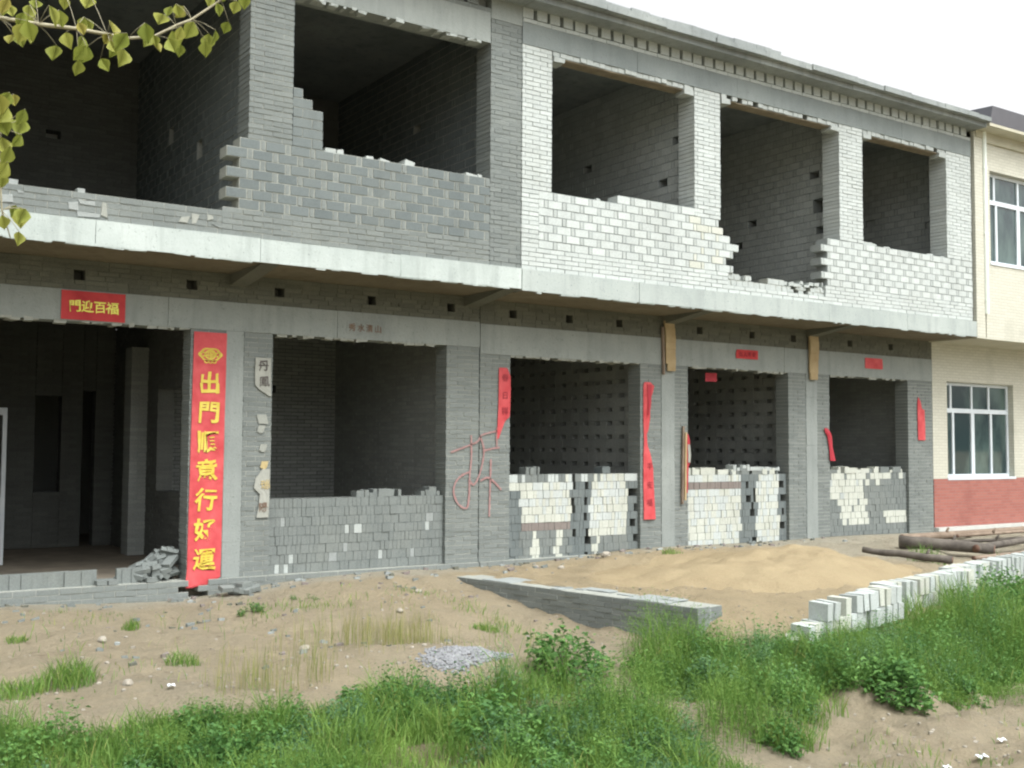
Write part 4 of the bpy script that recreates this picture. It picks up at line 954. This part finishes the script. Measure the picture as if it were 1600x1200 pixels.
# ------------------------------------------------------------------ stones, gravel, litter
GV = MB()
for i in range(1500):
    a = rnd.uniform(0, 6.28); q = rnd.random() ** .5; q *= rnd.uniform(.7, 1.15); x = .66 + .44 * q * math.cos(a) + .1 * math.sin(a); y = -4.5 + .24 * q * math.sin(a) - .1 * q * math.cos(a)
    stone_mesh(GV, (x, y, float(ground(x, y)) + .002 + .012 * max(0, 1 - q * q)), rnd.uniform(.008, .022), 'gravel', rnd.uniform(-1, 1), .8, (5, 3))
tag(link('gravel_heap', GV), 'small heap of grey crushed stone behind the left weeds', 'gravel', kind='stuff')
PB = MB(); npb = 0
while npb < 1500:
    x = rnd.uniform(-4.5, 9.5); y = rnd.uniform(-9.0, -.15)
    if inside(LEFT_BAND, np.array([x]), np.array([y]))[0]: continue
    ridge = math.exp(-((x - .4) / 1.6) ** 2 - ((y + 4.4) / .6) ** 2) + .5 * math.exp(-((x + 2) / 1.2) ** 2 - ((y + 3.8) / .5) ** 2) + .7 * math.exp(-((x - 4) / 2.5) ** 2 - ((y + 8) / .7) ** 2) + .6 * math.exp(-((x - 2) / .8) ** 2 - ((y + 1.6) / .7) ** 2)
    if rnd.random() > .16 + ridge: continue
    stone_mesh(PB, (x, y, float(ground(x, y)) + .003), .006 + .022 * rnd.random() ** 3, 'stone', rnd.uniform(-1, 1), .7, (5, 3)); npb += 1
tag(link('pebbles', PB), 'scattered pebbles and crumbs of mortar over the bare dirt', 'pebbles', kind='stuff')
DB = MB()
for i in range(260):                                   # brick crumbs and mortar lumps below the walls
    x = rnd.uniform(-3.5, 11); y = -.12 - .9 * rnd.random() ** 2.2; w = rnd.uniform(.012, .05)
    if i % 3 == 0: x, y = rnd.uniform(-3.5, 3), rnd.uniform(-4.2, -.6); w *= .8
    z = float(ground(x, y)); DB.box(x - w, x + w * rnd.uniform(.5, 1.2), y - z * 0 - w * .5, y + w * .6, z - .01, z + w * rnd.uniform(.4, .9), rnd.choice(('grey_brick', 'grey_brick', 'mortar_grey', 'red_dust_brick', 'band_brick')), rnd.uniform(-1, 1), FRONT, w * .25, rnd.uniform(-.3, .3))
tag(link('brick_crumbs', DB), 'brick crumbs and mortar lumps strewn below the walls', 'rubble', kind='stuff')
for x, y, r, lab in ((-2.08, -2.05, .055, 'single white stone on the dirt before the open doorway'), (5.26, -.95, .075, 'round pale stone on the sand before the two white brick patches'), (4.25, -.62, .05, 'small pale stone at the foot of the torn pointed red strip pillar'),
                     (4.6, -.75, .05, 'second small pale stone right of the retaining wall top'), (2.0, -1.22, .05, 'pale stone on the dirt mound under the all grey infill'), (-2.37, -4.05, .05, 'whitish stone beside the left grass tuft'), (1.2, -2.2, .045, 'small stone on the mound left of the retaining wall'), (-.5, -3.4, .05, 'flat grey stone in the middle of the dirt yard'), (5.6, -1.7, .05, 'pale stone in the sand beside the heap')):
    mb = MB(); stone_mesh(mb, (x, y, float(ground(x, y)) + r * .3), r, 'stone', rnd.uniform(0, 1), .7, (9, 6)); tag(link('stone', mb, smooth=False), lab, 'stone')
for x, y, w, lab, rz in ((4.01, -7.93, .07, 'bright white litter scrap on the eroded dirt at lower right', .4), (2.82, -8.21, .06, 'bluish white litter scrap at the bottom edge of the dirt', 1.2), (3.19, -8.27, .09, 'largest crumpled litter scrap near the bottom right corner', .2), (-2.1, -4.35, .05, 'torn white litter by the left grass', .9)):
    mb = MB(); z = float(ground(x, y)); n = 5; b = 0; w *= .6
    for layer in (0, .002):
        for i in range(n):
            for j in range(n): mb.v.append((x + (i / 4 - .5) * w * 2, y + (j / 4 - .5) * w * 1.3, z + .02 + ((i * 7 + j * 5) % 4) * .007 - layer))
    for i in range(n - 1):
        for j in range(n - 1):
            a = i * n + j; mb.face((a, a + n, a + n + 1, a + 1), 'litter'); a += n * n; mb.face((a, a + 1, a + n + 1, a + n), 'litter')
    o = link('litter_scrap', mb); tag(o, lab, 'litter')

# ------------------------------------------------------------------ plants
class Veg:
    def __init__(s): s.V = []; s.F = []; s.T = []; s.n = 0
    def blades(s, P, H, W, lean, tint, curl=1.):
        n = len(P)
        if n == 0: return
        a = nrg.uniform(0, 2 * np.pi, n); fa = nrg.uniform(0, 2 * np.pi, n)
        d = np.stack([np.cos(a), np.sin(a), 0 * a], 1); w = np.stack([np.cos(fa), np.sin(fa), 0 * a], 1) * (W[:, None] / 2)
        up_ = np.array([0, 0, 1.])
        lv = []
        for t, ww in ((0, .8), (.4, 1.), (.75, .65)):
            c = P + up_ * (H * t * (1 - .25 * (lean * t) ** 2))[:, None] + d * (H * lean * t ** 2 * curl)[:, None]
            lv += [c - w * ww, c + w * ww]
        tip = P + up_ * (H * (1 - .25 * lean ** 2))[:, None] + d * (H * lean * curl)[:, None]
        V = np.stack(lv + [tip], 1); b = s.n + np.arange(n) * 7
        s.V.append(V.reshape(-1, 3))
        for q in ((0, 1, 3, 2), (2, 3, 5, 4)): s.F.append(b[:, None] + np.array(q)); s.T.append(tint)
        s.F.append(b[:, None] + np.array((4, 5, 6, 6))); s.T.append(tint); s.n += n * 7
    def leaves(s, P, L, W, tint, droop=.2, up_bias=.5):
        n = len(P)
        if n == 0: return
        a = nrg.uniform(0, 2 * np.pi, n); el = nrg.uniform(-.3, 1.0, n) * up_bias
        d = np.stack([np.cos(a) * np.cos(el), np.sin(a) * np.cos(el), np.sin(el)], 1)
        sd = np.cross(d, nrg.normal(0, .35, (n, 3)) + np.array([0, 0, 1.])); sd /= np.linalg.norm(sd, axis=1)[:, None]
        nm = np.cross(sd, d)
        m1 = P + d * (L * .45)[:, None]; V = np.stack([P, m1 + sd * (W / 2)[:, None] + nm * (W * .15)[:, None], P + d * L[:, None] - np.array([0, 0, 1.]) * (L * droop)[:, None], m1 - sd * (W / 2)[:, None] + nm * (W * .15)[:, None]], 1)
        b = s.n + np.arange(n) * 4; s.V.append(V.reshape(-1, 3))
        s.F.append(b[:, None] + np.array((0, 1, 2, 2))); s.T.append(tint); s.F.append(b[:, None] + np.array((0, 2, 3, 3))); s.T.append(tint); s.n += n * 4
    def build(s, name, mat, parent=None):
        V = np.concatenate(s.V); F = np.concatenate(s.F); T = np.concatenate(s.T)
        lo, hi = V.min(0), V.max(0); o = np.array([(lo[0] + hi[0]) / 2, (lo[1] + hi[1]) / 2, lo[2]])
        me = bpy.data.meshes.new(name); tri = F[:, 2] == F[:, 3]
        cnt = np.where(tri, 3, 4); st = np.concatenate([[0], np.cumsum(cnt)[:-1]]); idx = F[np.arange(4)[None] < cnt[:, None]]
        me.vertices.add(len(V)); me.vertices.foreach_set('co', (V - o).astype(np.float32).ravel())
        me.loops.add(len(idx)); me.loops.foreach_set('vertex_index', idx.astype(np.int32))
        me.polygons.add(len(F)); me.polygons.foreach_set('loop_start', st.astype(np.int32)); me.polygons.foreach_set('loop_total', cnt.astype(np.int32))
        at_ = me.attributes.new('tint', 'FLOAT', 'FACE'); at_.data.foreach_set('value', T.astype(np.float32))
        me.materials.append(M[mat]); me.update(calc_edges=True); me.validate()
        ob = bpy.data.objects.new(name, me); COL.objects.link(ob); WORLD_ORIGIN[ob.name] = Vector(o)
        if parent is not None: ob.parent = parent; ob.location = Vector(o) - WORLD_ORIGIN[parent.name]
        else: ob.location = Vector(o)
        return ob
def tints(n, dry=.06):
    t = nrg.uniform(-1, .7, n); k = nrg.rand(n) < dry; t[k] = nrg.uniform(.75, 1, k.sum()); return t
def scatter(poly, n, dens, edge=.25):
    lo = np.min(poly, 0); hi = np.max(poly, 0); out = []
    while sum(map(len, out)) < n:
        x = nrg.uniform(lo[0], hi[0], 20000); y = nrg.uniform(lo[1], hi[1], 20000)
        k = inside(poly, x, y); x, y = x[k], y[k]
        e = edge_dist(poly, x, y); k = nrg.rand(len(x)) < dens(x, y) * (.25 + .75 * sst(e / edge)); out.append(np.stack([x[k], y[k]], 1))
    return np.concatenate(out)[:n]
def grass_patch(poly, n, h0, h1, dens, seed, dry=.06, w=(.004, .009), lean=(.1, .7), edge=.3):
    v = Veg(); q = scatter(poly, n, dens); z = ground(q[:, 0], q[:, 1]); P = np.column_stack([q, z - .01])
    cl = np.clip(vnoise(q[:, 0], q[:, 1], .55, seed) + vnoise(q[:, 0], q[:, 1], .23, seed + 1) * .7 + .55, 0, 1.3)
    e = .55 + .45 * sst(edge_dist(poly, q[:, 0], q[:, 1]) / edge)
    H = (h0 + (h1 - h0) * cl) * e * nrg.uniform(.55, 1.15, n)
    v.blades(P, H, nrg.uniform(w[0], w[1], n), nrg.uniform(lean[0], lean[1], n), np.where(nrg.rand(n) < dry, nrg.uniform(.75, 1, n), np.clip(1.5 * vnoise(q[:, 0], q[:, 1], .4, seed + 2) + nrg.uniform(-.55, .6, n), -1, .7))); return v
cl_d = lambda s, lo, hi: (lambda x, y: np.clip((vnoise(x, y, .7, s) + .6 * vnoise(x, y, .27, s + 5) + .5 - lo) / (hi - lo), .04, 1))
def weed_mass(poly, n, h, dens, L=(.018, .045), seed=3, per=14):
    v = Veg(); q = scatter(poly, n, dens); z = ground(q[:, 0], q[:, 1]); H = h * nrg.uniform(.35, 1.1, n) * (.5 + .6 * np.clip(vnoise(q[:, 0], q[:, 1], .5, seed) + .5, 0, 1)) * (.55 + .45 * sst(edge_dist(poly, q[:, 0], q[:, 1]) / .3))
    v.blades(np.column_stack([q, z - .01]), H, np.full(n, .005), nrg.uniform(.05, .3, n), nrg.uniform(-.6, .4, n))
    for k in range(per):
        t = (.2 + .8 * k / per) * np.ones(n); r = nrg.uniform(0, .06, n); a = nrg.uniform(0, 6.28, n)
        v.leaves(np.column_stack([q[:, 0] + r * np.cos(a), q[:, 1] + r * np.sin(a), z + H * t]), nrg.uniform(*L, n), nrg.uniform(.35, .6, n) * nrg.uniform(*L, n), np.clip(1.3 * vnoise(q[:, 0], q[:, 1], .33, seed) + nrg.uniform(-.6, .6, n), -1, .68))
    return v
def clumps(name, mats, poly, n, hr, rr_, seed, labels, centres=(), boost=None):
    """ragged growth: many overlapping plants of four habits; one object per habit"""
    vs = {k: Veg() for k in mats}; kinds = list(mats)
    q = scatter(poly, n, cl_d(seed, .15, .7), .12)
    for i in range(n):
        kd = kinds[nrg.choice(len(kinds), p=[mats[k][1] for k in kinds])]; v = vs[kd]
        x, y = q[i]; e = float(edge_dist(poly, x, y)); r = nrg.uniform(*rr_); h = nrg.uniform(*hr) * (.5 + .5 * float(sst(e / .4))) * (1 + .6 * float(vnoise(np.array(x), np.array(y), .8, seed + 3)))
        if boost: h *= boost(x, y)
        m = int((95 if kd == 'tuft' else 30) * (r / .2) ** 1.3); a = nrg.uniform(0, 6.28, m); rd = r * np.sqrt(nrg.rand(m)); px = x + rd * np.cos(a); py = y + rd * np.sin(a); pz = ground(px, py) - .01
        env = np.sqrt(np.clip(1 - (rd / r) ** 2 * .75, .1, 1)); H = h * env * nrg.uniform(.5, 1.1, m); hue = nrg.uniform(-.7, .5)
        tn = lambda k: np.clip(hue + nrg.uniform(-.5, .5, k), -1, .7)
        if kd == 'tuft':
            t = tn(m); d = nrg.rand(m) < .07; t[d] = nrg.uniform(.75, 1, d.sum()); v.blades(np.column_stack([px, py, pz]), H, nrg.uniform(.004, .010, m), nrg.uniform(.1, .9, m), t); continue
        v.blades(np.column_stack([px, py, pz]), H, np.full(m, .006), nrg.uniform(.05, .3, m), tn(m))
        per, L0, L1, wd = {'feathery': (20, .018, .045, .2), 'broad': (11, .03, .07, .62), 'blue': (12, .025, .055, .5)}[kd]
        for k in range(per):
            t = .12 + .88 * (k + nrg.rand(m)) / per; sp = .06 * nrg.rand(m); b_ = nrg.uniform(0, 6.28, m); L = nrg.uniform(L0, L1, m) * (1.1 - .4 * t)
            v.leaves(np.column_stack([px + sp * np.cos(b_), py + sp * np.sin(b_), pz + H * t]), L, L * wd, tn(m), .25, .9)
    for k in kinds:
        if vs[k].n: tag(vs[k].build(name[k], mats[k][0]), labels[k], 'grass' if k == 'tuft' else 'weeds', kind='stuff')
MATS = {'tuft': ('grass', .36), 'feathery': ('grass', .30), 'broad': ('weed', .2), 'blue': ('weed_blue', .14)}
NM = {'tuft': 'grass', 'feathery': 'feathery_weeds', 'broad': 'leafy_weeds', 'blue': 'creeping_weeds'}
tag(grass_patch(LEFT_BAND, 24000, .08, .26, cl_d(21, .2, .7), 31, .08, edge=.5).build('grass', 'grass'), 'low grass under the weeds along the bottom left of the yard', 'grass', kind='stuff')
clumps(NM, MATS, LEFT_BAND, 460, (.18, .46), (.10, .26), 41, {'tuft': 'long grass clumps along the bottom left of the yard', 'feathery': 'feathery green weeds along the bottom left of the yard', 'broad': 'broad-leaved weeds along the bottom left of the yard', 'blue': 'bluish creeping weeds along the bottom left of the yard'}, boost=lambda x, y: 1.0 + .35 * math.exp(-((x - .7) / 1.2) ** 2))
tag(grass_patch(RIGHT_BAND, 26000, .12, .38, cl_d(23, .2, .7), 51, .08, edge=.5).build('grass', 'grass'), 'low grass on the bank below the white blocks', 'grass', kind='stuff')
clumps(NM, MATS, RIGHT_BAND, 480, (.28, .70), (.12, .30), 47, {'tuft': 'tall grass clumps on the bank below the white blocks', 'feathery': 'feathery green weeds on the bank below the white blocks', 'broad': 'broad-leaved weeds on the bank below the white blocks', 'blue': 'bluish creeping weeds on the bank below the white blocks'}, boost=lambda x, y: 1.0 + .2 * float(sst((x - 5) / 3)))
yard = [(-4, -.5), (-4, -4.4), (1.3, -4.8), (2.6, -3.8), (2.5, -1.5), (1, -.4)]
tag(grass_patch(yard, 1100, .04, .16, cl_d(71, .55, .9), 61, .3).build('sparse_grass', 'grass'), 'sparse short grass over the bare yard', 'grass', kind='stuff')
dirt2 = [(2.5, -7.2), (6, -6.6), (10, -6.2), (9, -8), (4, -9.3), (1.5, -8.2)]
tag(grass_patch(dirt2, 900, .03, .14, cl_d(73, .6, .95), 63, .2).build('sparse_grass', 'grass'), 'sparse short grass over the eroded dirt at lower right', 'grass', kind='stuff')
st_poly = [(-2.0, -4.7), (-1.4, -3.3), (-.3, -2.6), (.6, -2.6), (1.0, -4.0), (2.2, -3.6), (2.2, -4.3), (.2, -4.3), (-1.0, -4.8)]
tag(grass_patch(st_poly, 900, .14, .42, cl_d(81, .45, .8), 65, .4, (.003, .006), (.02, .25)).build('dry_stalks', 'dry_stalk'), 'thin upright yellowish stalks on the dirt ridge', 'dry grass', kind='stuff')

def plant(name, x, y, r, h, label, kind, n=90, cat='weed', group=None):
    g = float(ground(x, y)); v = Veg()
    rr = r * np.sqrt(nrg.rand(n)); a = nrg.uniform(0, 6.28, n); px = x + rr * np.cos(a); py = y + rr * np.sin(a); pz = ground(px, py) - .01
    env = np.sqrt(np.clip(1 - (rr / r) ** 2 * .8, .05, 1))
    if kind == 'tuft':
        v.blades(np.column_stack([px, py, pz]), h * env * nrg.uniform(.6, 1.1, n), nrg.uniform(.004, .009, n), nrg.uniform(.15, .7, n), tints(n, .08)); return tag(v.build(name, 'grass'), label, cat, group)
    H = h * env * nrg.uniform(.6, 1.1, n); lean = nrg.uniform(.1, .4, n)
    v.blades(np.column_stack([px, py, pz]), H, np.full(n, .006), lean, nrg.uniform(-1, .2, n))
    per = 22; Lr = (.018, .04) if kind == 'feathery' else (min(.04, h * .16), min(.085, h * .3))
    for k in range(per):
        t = .15 + .85 * k / per; sp = .10 * r / .3 * nrg.rand(n)
        b = nrg.uniform(0, 6.28, n); out = rr * .25 * t
        L = nrg.uniform(*Lr, n)
        v.leaves(np.column_stack([px + out * np.cos(a) + sp * np.cos(b), py + out * np.sin(a) + sp * np.sin(b), pz + H * t]), L, L * (.22 if kind == 'feathery' else .6), nrg.uniform(-1, .68, n), .2, .9)
    return tag(v.build(name, {'feathery': 'grass', 'broad': 'weed', 'blue': 'weed_blue'}[kind]), label, cat, group)
plant('tall_weed', 1.45, -5.12, .34, .52, 'tallest broad-leaved weed rising right of the gravel heap', 'broad', 46)
plant('weed_bush', 2.8, -5.0, .46, .8, 'feathery light green weed bush hiding the end of the retaining wall', 'feathery', 150)
plant('weed_bush', 2.2, -5.6, .36, .6, 'feathery weed bush just left of the low broad-leaved plant', 'feathery', 90)
plant('leafy_plant', 2.62, -5.92, .26, .36, 'bluish broad-leaved plant below the end of the retaining wall', 'blue', 46)
plant('weed_bush', 3.95, -6.95, .26, .36, 'dark low weed bush on the edge of the eroded dirt', 'broad', 44)
plant('weed_bush', 5.6, -7.15, .32, .2, 'low spreading weed on the dirt near the right edge', 'feathery', 90)
plant('weed_bush', 4.5, -6.8, .26, .36, 'weed bush in the grass right of the dark low one', 'feathery', 80)
plant('weed_bush', 9.0, -4.95, .45, .55, 'broad-leaved weed bush by the back block row at the right edge', 'broad', 70)
plant('weed_bush', 1.75, -6.9, .34, .62, 'drooping weed bush between the bottom dirt mound and the eroded dirt', 'feathery', 110)
plant('weed_bush', .75, -6.6, .5, .7, 'big feathery weed bush at the bottom centre', 'feathery', 150)
plant('grass_tuft', 2.72, -5.2, .42, .66, 'tall feathery grass clump right in front of the retaining wall end', 'tuft', 620, 'grass tuft')
plant('weed_bush', 4.75, -5.72, .32, .44, 'feathery weed in front of the left end of the front block row', 'feathery', 110)
plant('weed_bush', 5.5, -5.68, .36, .52, 'feathery weed in front of the middle of the front block row', 'feathery', 130)
plant('grass_tuft', 6.3, -5.5, .34, .6, 'tall grass clump between the front and the middle block rows', 'tuft', 420, 'grass tuft')
plant('grass_tuft', 7.6, -5.25, .4, .62, 'tall grass clump before the middle block row', 'tuft', 460, 'grass tuft')
plant('weed_bush', 1.25, -6.3, .42, .66, 'feathery weed bush left of the bottom dirt mound', 'feathery', 130)
plant('weed_bush', 2.3, -6.75, .34, .5, 'feathery weed bush spilling down onto the eroded dirt', 'feathery', 120)
plant('grass_tuft', 2.15, -7.15, .24, .34, 'long grass tuft hanging over the bottom edge of the eroded dirt', 'tuft', 260, 'grass tuft')
plant('weed_bush', 3.1, -5.5, .4, .6, 'feathery weed bush between the wall end and the front block row', 'feathery', 130)
plant('weed_bush', -.1, -6.2, .35, .42, 'leafy weed at the bottom left of centre', 'broad', 40)
plant('grass_tuft', -2.75, -3.55, .26, .30, 'dense green grass tuft on the dirt at far left', 'tuft', 420, 'grass tuft')
plant('grass_tuft', -3.15, -3.6, .22, .2, 'lower grass tuft at the left edge of the yard', 'tuft', 260, 'grass tuft')
plant('grass_tuft', -.24, -1.25, .13, .14, 'small green clump on the dirt under the couplet pillar', 'broad', 12, 'weed')
plant('grass_tuft', 6.25, -1.3, .17, .16, 'small green clump at the foot of the twisted red strip pillar', 'tuft', 150, 'grass tuft')
plant('grass_tuft', -1.68, -1.6, .1, .16, 'thin grass tuft in front of the open doorway', 'tuft', 120, 'grass tuft')
plant('grass_tuft', -2.8, -1.6, .12, .1, 'small tuft near the left edge before the doorway', 'tuft', 130, 'grass tuft')
plant('grass_tuft', -1.7, -3.4, .16, .18, 'wispy tuft in the middle of the left yard', 'tuft', 150, 'grass tuft')
plant('grass_tuft', .55, -1.0, .14, .08, 'little weed on the mound below the all grey infill', 'broad', 8, 'weed')
plant('grass_tuft', 1.9, -2.95, .16, .12, 'small weed on the slope left of the retaining wall', 'tuft', 200, 'grass tuft')
plant('grass_tuft', 9.9, -3.0, .3, .34, 'yellowish weed growing between the logs', 'tuft', 170, 'grass tuft')
plant('grass_tuft', 10.9, -3.6, .25, .3, 'green weed before the long pale log', 'tuft', 140, 'grass tuft')

# ------------------------------------------------------------------ poplar by the road, one twig reaching into view
LEAVES = [(-4.338, -10.335, 2.837), (-4.296, -10.288, 2.899), (-4.285, -10.413, 2.825), (-4.279, -10.347, 2.803), (-4.233, -10.232, 2.886), (-4.178, -10.231, 2.867), (-4.182, -10.462, 2.822), (-4.207, -10.438, 2.853), (-4.192, -10.485, 2.855), (-4.069, -10.368, 2.92), (-4.056, -10.491, 2.872), (-4.027, -10.363, 3.019), (-4.033, -10.305, 3.012), (-3.979, -10.416, 2.958), (-3.885, -10.297, 2.978), (-3.903, -10.323, 2.945), (-3.93, -10.493, 2.922), (-3.841, -10.332, 3.022), (-3.898, -10.422, 3.036), (-3.829, -10.375, 3.074), (-3.812, -10.415, 3.081), (-4.446, -10.292, 2.866), (-4.435, -10.368, 2.845), (-4.428, -10.453, 2.845), (-4.409, -10.337, 2.94), (-4.447, -10.266, 2.958), (-4.484, -10.408, 2.918), (-4.363, -10.433, 2.909), (-4.335, -10.384, 2.922), (-4.291, -10.219, 3.033), (-4.223, -10.207, 2.984), (-4.256, -10.298, 2.954), (-4.227, -10.229, 3.044), (-4.376, -10.246, 2.997), (-4.44, -10.387, 2.891), (-4.029, -10.472, 2.917), (-4.434, -10.304, 2.692), (-4.422, -10.333, 2.611), (-4.473, -10.392, 2.622), (-4.435, -10.432, 2.612), (-4.472, -10.378, 2.594), (-4.468, -10.359, 2.544), (-4.471, -10.419, 2.505), (-4.477, -10.412, 2.472), (-4.462, -10.363, 2.333), (-4.402, -10.242, 2.383), (-4.431, -10.324, 2.375), (-4.43, -10.415, 2.286), (-4.489, -10.417, 2.643), (-4.464, -10.364, 2.674), (-4.428, -10.438, 2.343)]
PT = empty('poplar_tree', (-6.6, -9.9, -.4))
tag(PT, 'young poplar at the roadside with yellow-green leaves on a twig across the upper left', 'tree')
mb = MB(); mb.tube([(-6.6, -9.9, -.5), (-6.58, -9.9, 1), (-6.52, -9.92, 2.6), (-6.55, -9.95, 4.5), (-6.5, -9.9, 6.2), (-6.48, -9.9, 7.6)], [.13, .11, .095, .07, .04, .012], 'bark', 0, 10, .05); link('trunk', mb, PT, True)
mb = MB()
mb.tube([(-6.52, -9.92, 2.5), (-5.9, -10.1, 2.9), (-5.2, -10.3, 2.98), (-4.58, -10.35, 2.905), (-4.485, -10.35, 2.899), (-4.386, -10.35, 2.903), (-4.284, -10.35, 2.913), (-4.141, -10.35, 2.916), (-4.067, -10.35, 2.937), (-4.002, -10.35, 2.985), (-3.954, -10.35, 3.015), (-3.866, -10.35, 3.095), (-3.755, -10.35, 3.2)], [.022, .016, .010, .0065, .006, .0058, .0055, .005, .0045, .004, .0038, .0032, .002], 'twig', 0, 6, .08)
mb.tube([(-5.2, -10.3, 2.98), (-4.75, -10.34, 2.86), (-4.53, -10.35, 2.74), (-4.49, -10.35, 2.655), (-4.475, -10.35, 2.588), (-4.475, -10.35, 2.489), (-4.465, -10.35, 2.367), (-4.44, -10.35, 2.29)], [.009, .006, .004, .0035, .003, .003, .0025, .0015], 'twig', 0, 5, .08)
for p in ([(-6.55, -9.95, 3.6), (-6.1, -10.3, 4.4), (-5.6, -10.4, 5.2)], [(-6.5, -9.9, 3.2), (-7.0, -9.4, 4.0), (-7.4, -9.2, 5.0)], [(-6.52, -9.9, 4.6), (-6.2, -9.4, 5.3), (-6.0, -9.0, 6.2)], [(-6.5, -9.9, 5), (-6.9, -10.3, 5.8), (-7.1, -10.6, 6.5)]): mb.tube(p, [.03, .018, .006], 'twig', 0, 6, .08)
link('branches', mb, PT, True)
TW = [Vector(q) for q in [(-4.58, -10.35, 2.905), (-4.485, -10.35, 2.899), (-4.386, -10.35, 2.903), (-4.284, -10.35, 2.913), (-4.2, -10.35, 2.915), (-4.141, -10.35, 2.916), (-4.067, -10.35, 2.937), (-4.002, -10.35, 2.985), (-3.954, -10.35, 3.015), (-3.866, -10.35, 3.095), (-4.53, -10.35, 2.74), (-4.49, -10.35, 2.655), (-4.475, -10.35, 2.588), (-4.475, -10.35, 2.489), (-4.465, -10.35, 2.367)]]
LM = MB(); OUT = [(0, 0), (.22, .30), (.42, .47), (.60, .42), (.80, .20), (1.0, 0)]
def pleaf(c, L, dirv, nrm):
    d = dirv.normalized(); s_ = d.cross(nrm).normalized(); n = s_.cross(d); base = c - d * (L * .45); b = len(LM.v); fold = rnd.uniform(.1, .45); t = rnd.uniform(-1, .75) if rnd.random() > .07 else rnd.uniform(.8, .95); curl = rnd.uniform(-.15, .3)
    for u, w in OUT: LM.v.append(tuple(base + d * (u * L) - n * (curl * u * u * L)))
    for sg in (1, -1):
        for u, w in OUT[1:-1]: LM.v.append(tuple(base + d * (u * L) + s_ * (sg * w * L * .92) + n * (fold * w * L - curl * u * u * L)))
    for k, sg in ((6, 1), (10, -1)):
        LM.face((b, b + 1, b + k), 'poplar_leaf', t)
        for i in range(3): LM.face((b + 1 + i, b + 2 + i, b + k + i + 1, b + k + i), 'poplar_leaf', t)
        LM.face((b + 4, b + 5, b + k + 3), 'poplar_leaf', t)
    return base
EXTRA = [tuple(TW[i] + Vector((rnd.uniform(-.05, .05), rnd.uniform(-.08, .08), rnd.uniform(-.07, .05)))) for i in range(len(TW)) for _ in range(2)]
for p in LEAVES + EXTRA:
    c = Vector(p); dv_ = Vector((rnd.uniform(-.6, .6), rnd.uniform(-.5, .5), -1)); nm = Vector((rnd.uniform(-.9, .9), -1, rnd.uniform(-.3, .9)))
    base = pleaf(c, rnd.uniform(.037, .062), dv_, nm); q = min(TW, key=lambda w_: (w_ - base).length)
    LM.tube([base, base.lerp(q, .5) + Vector((0, 0, .004)), q], [.0009, .0009, .001], 'twig', 0, 4)
for i in range(900):
    z = rnd.uniform(3.6, 7.7); r = 1.0 * (1 - abs(z - 5) / 3.4) * rnd.random() ** .5; a = rnd.uniform(0, 6.28); c = Vector((-6.5 + r * math.cos(a), -9.9 + r * math.sin(a), z))
    pleaf(c, rnd.uniform(.05, .08), Vector((rnd.uniform(-.6, .6), rnd.uniform(-.6, .6), -1)), Vector((rnd.uniform(-1, 1), rnd.uniform(-1, 1), rnd.uniform(-.2, 1))))
link('foliage', LM, PT, True)
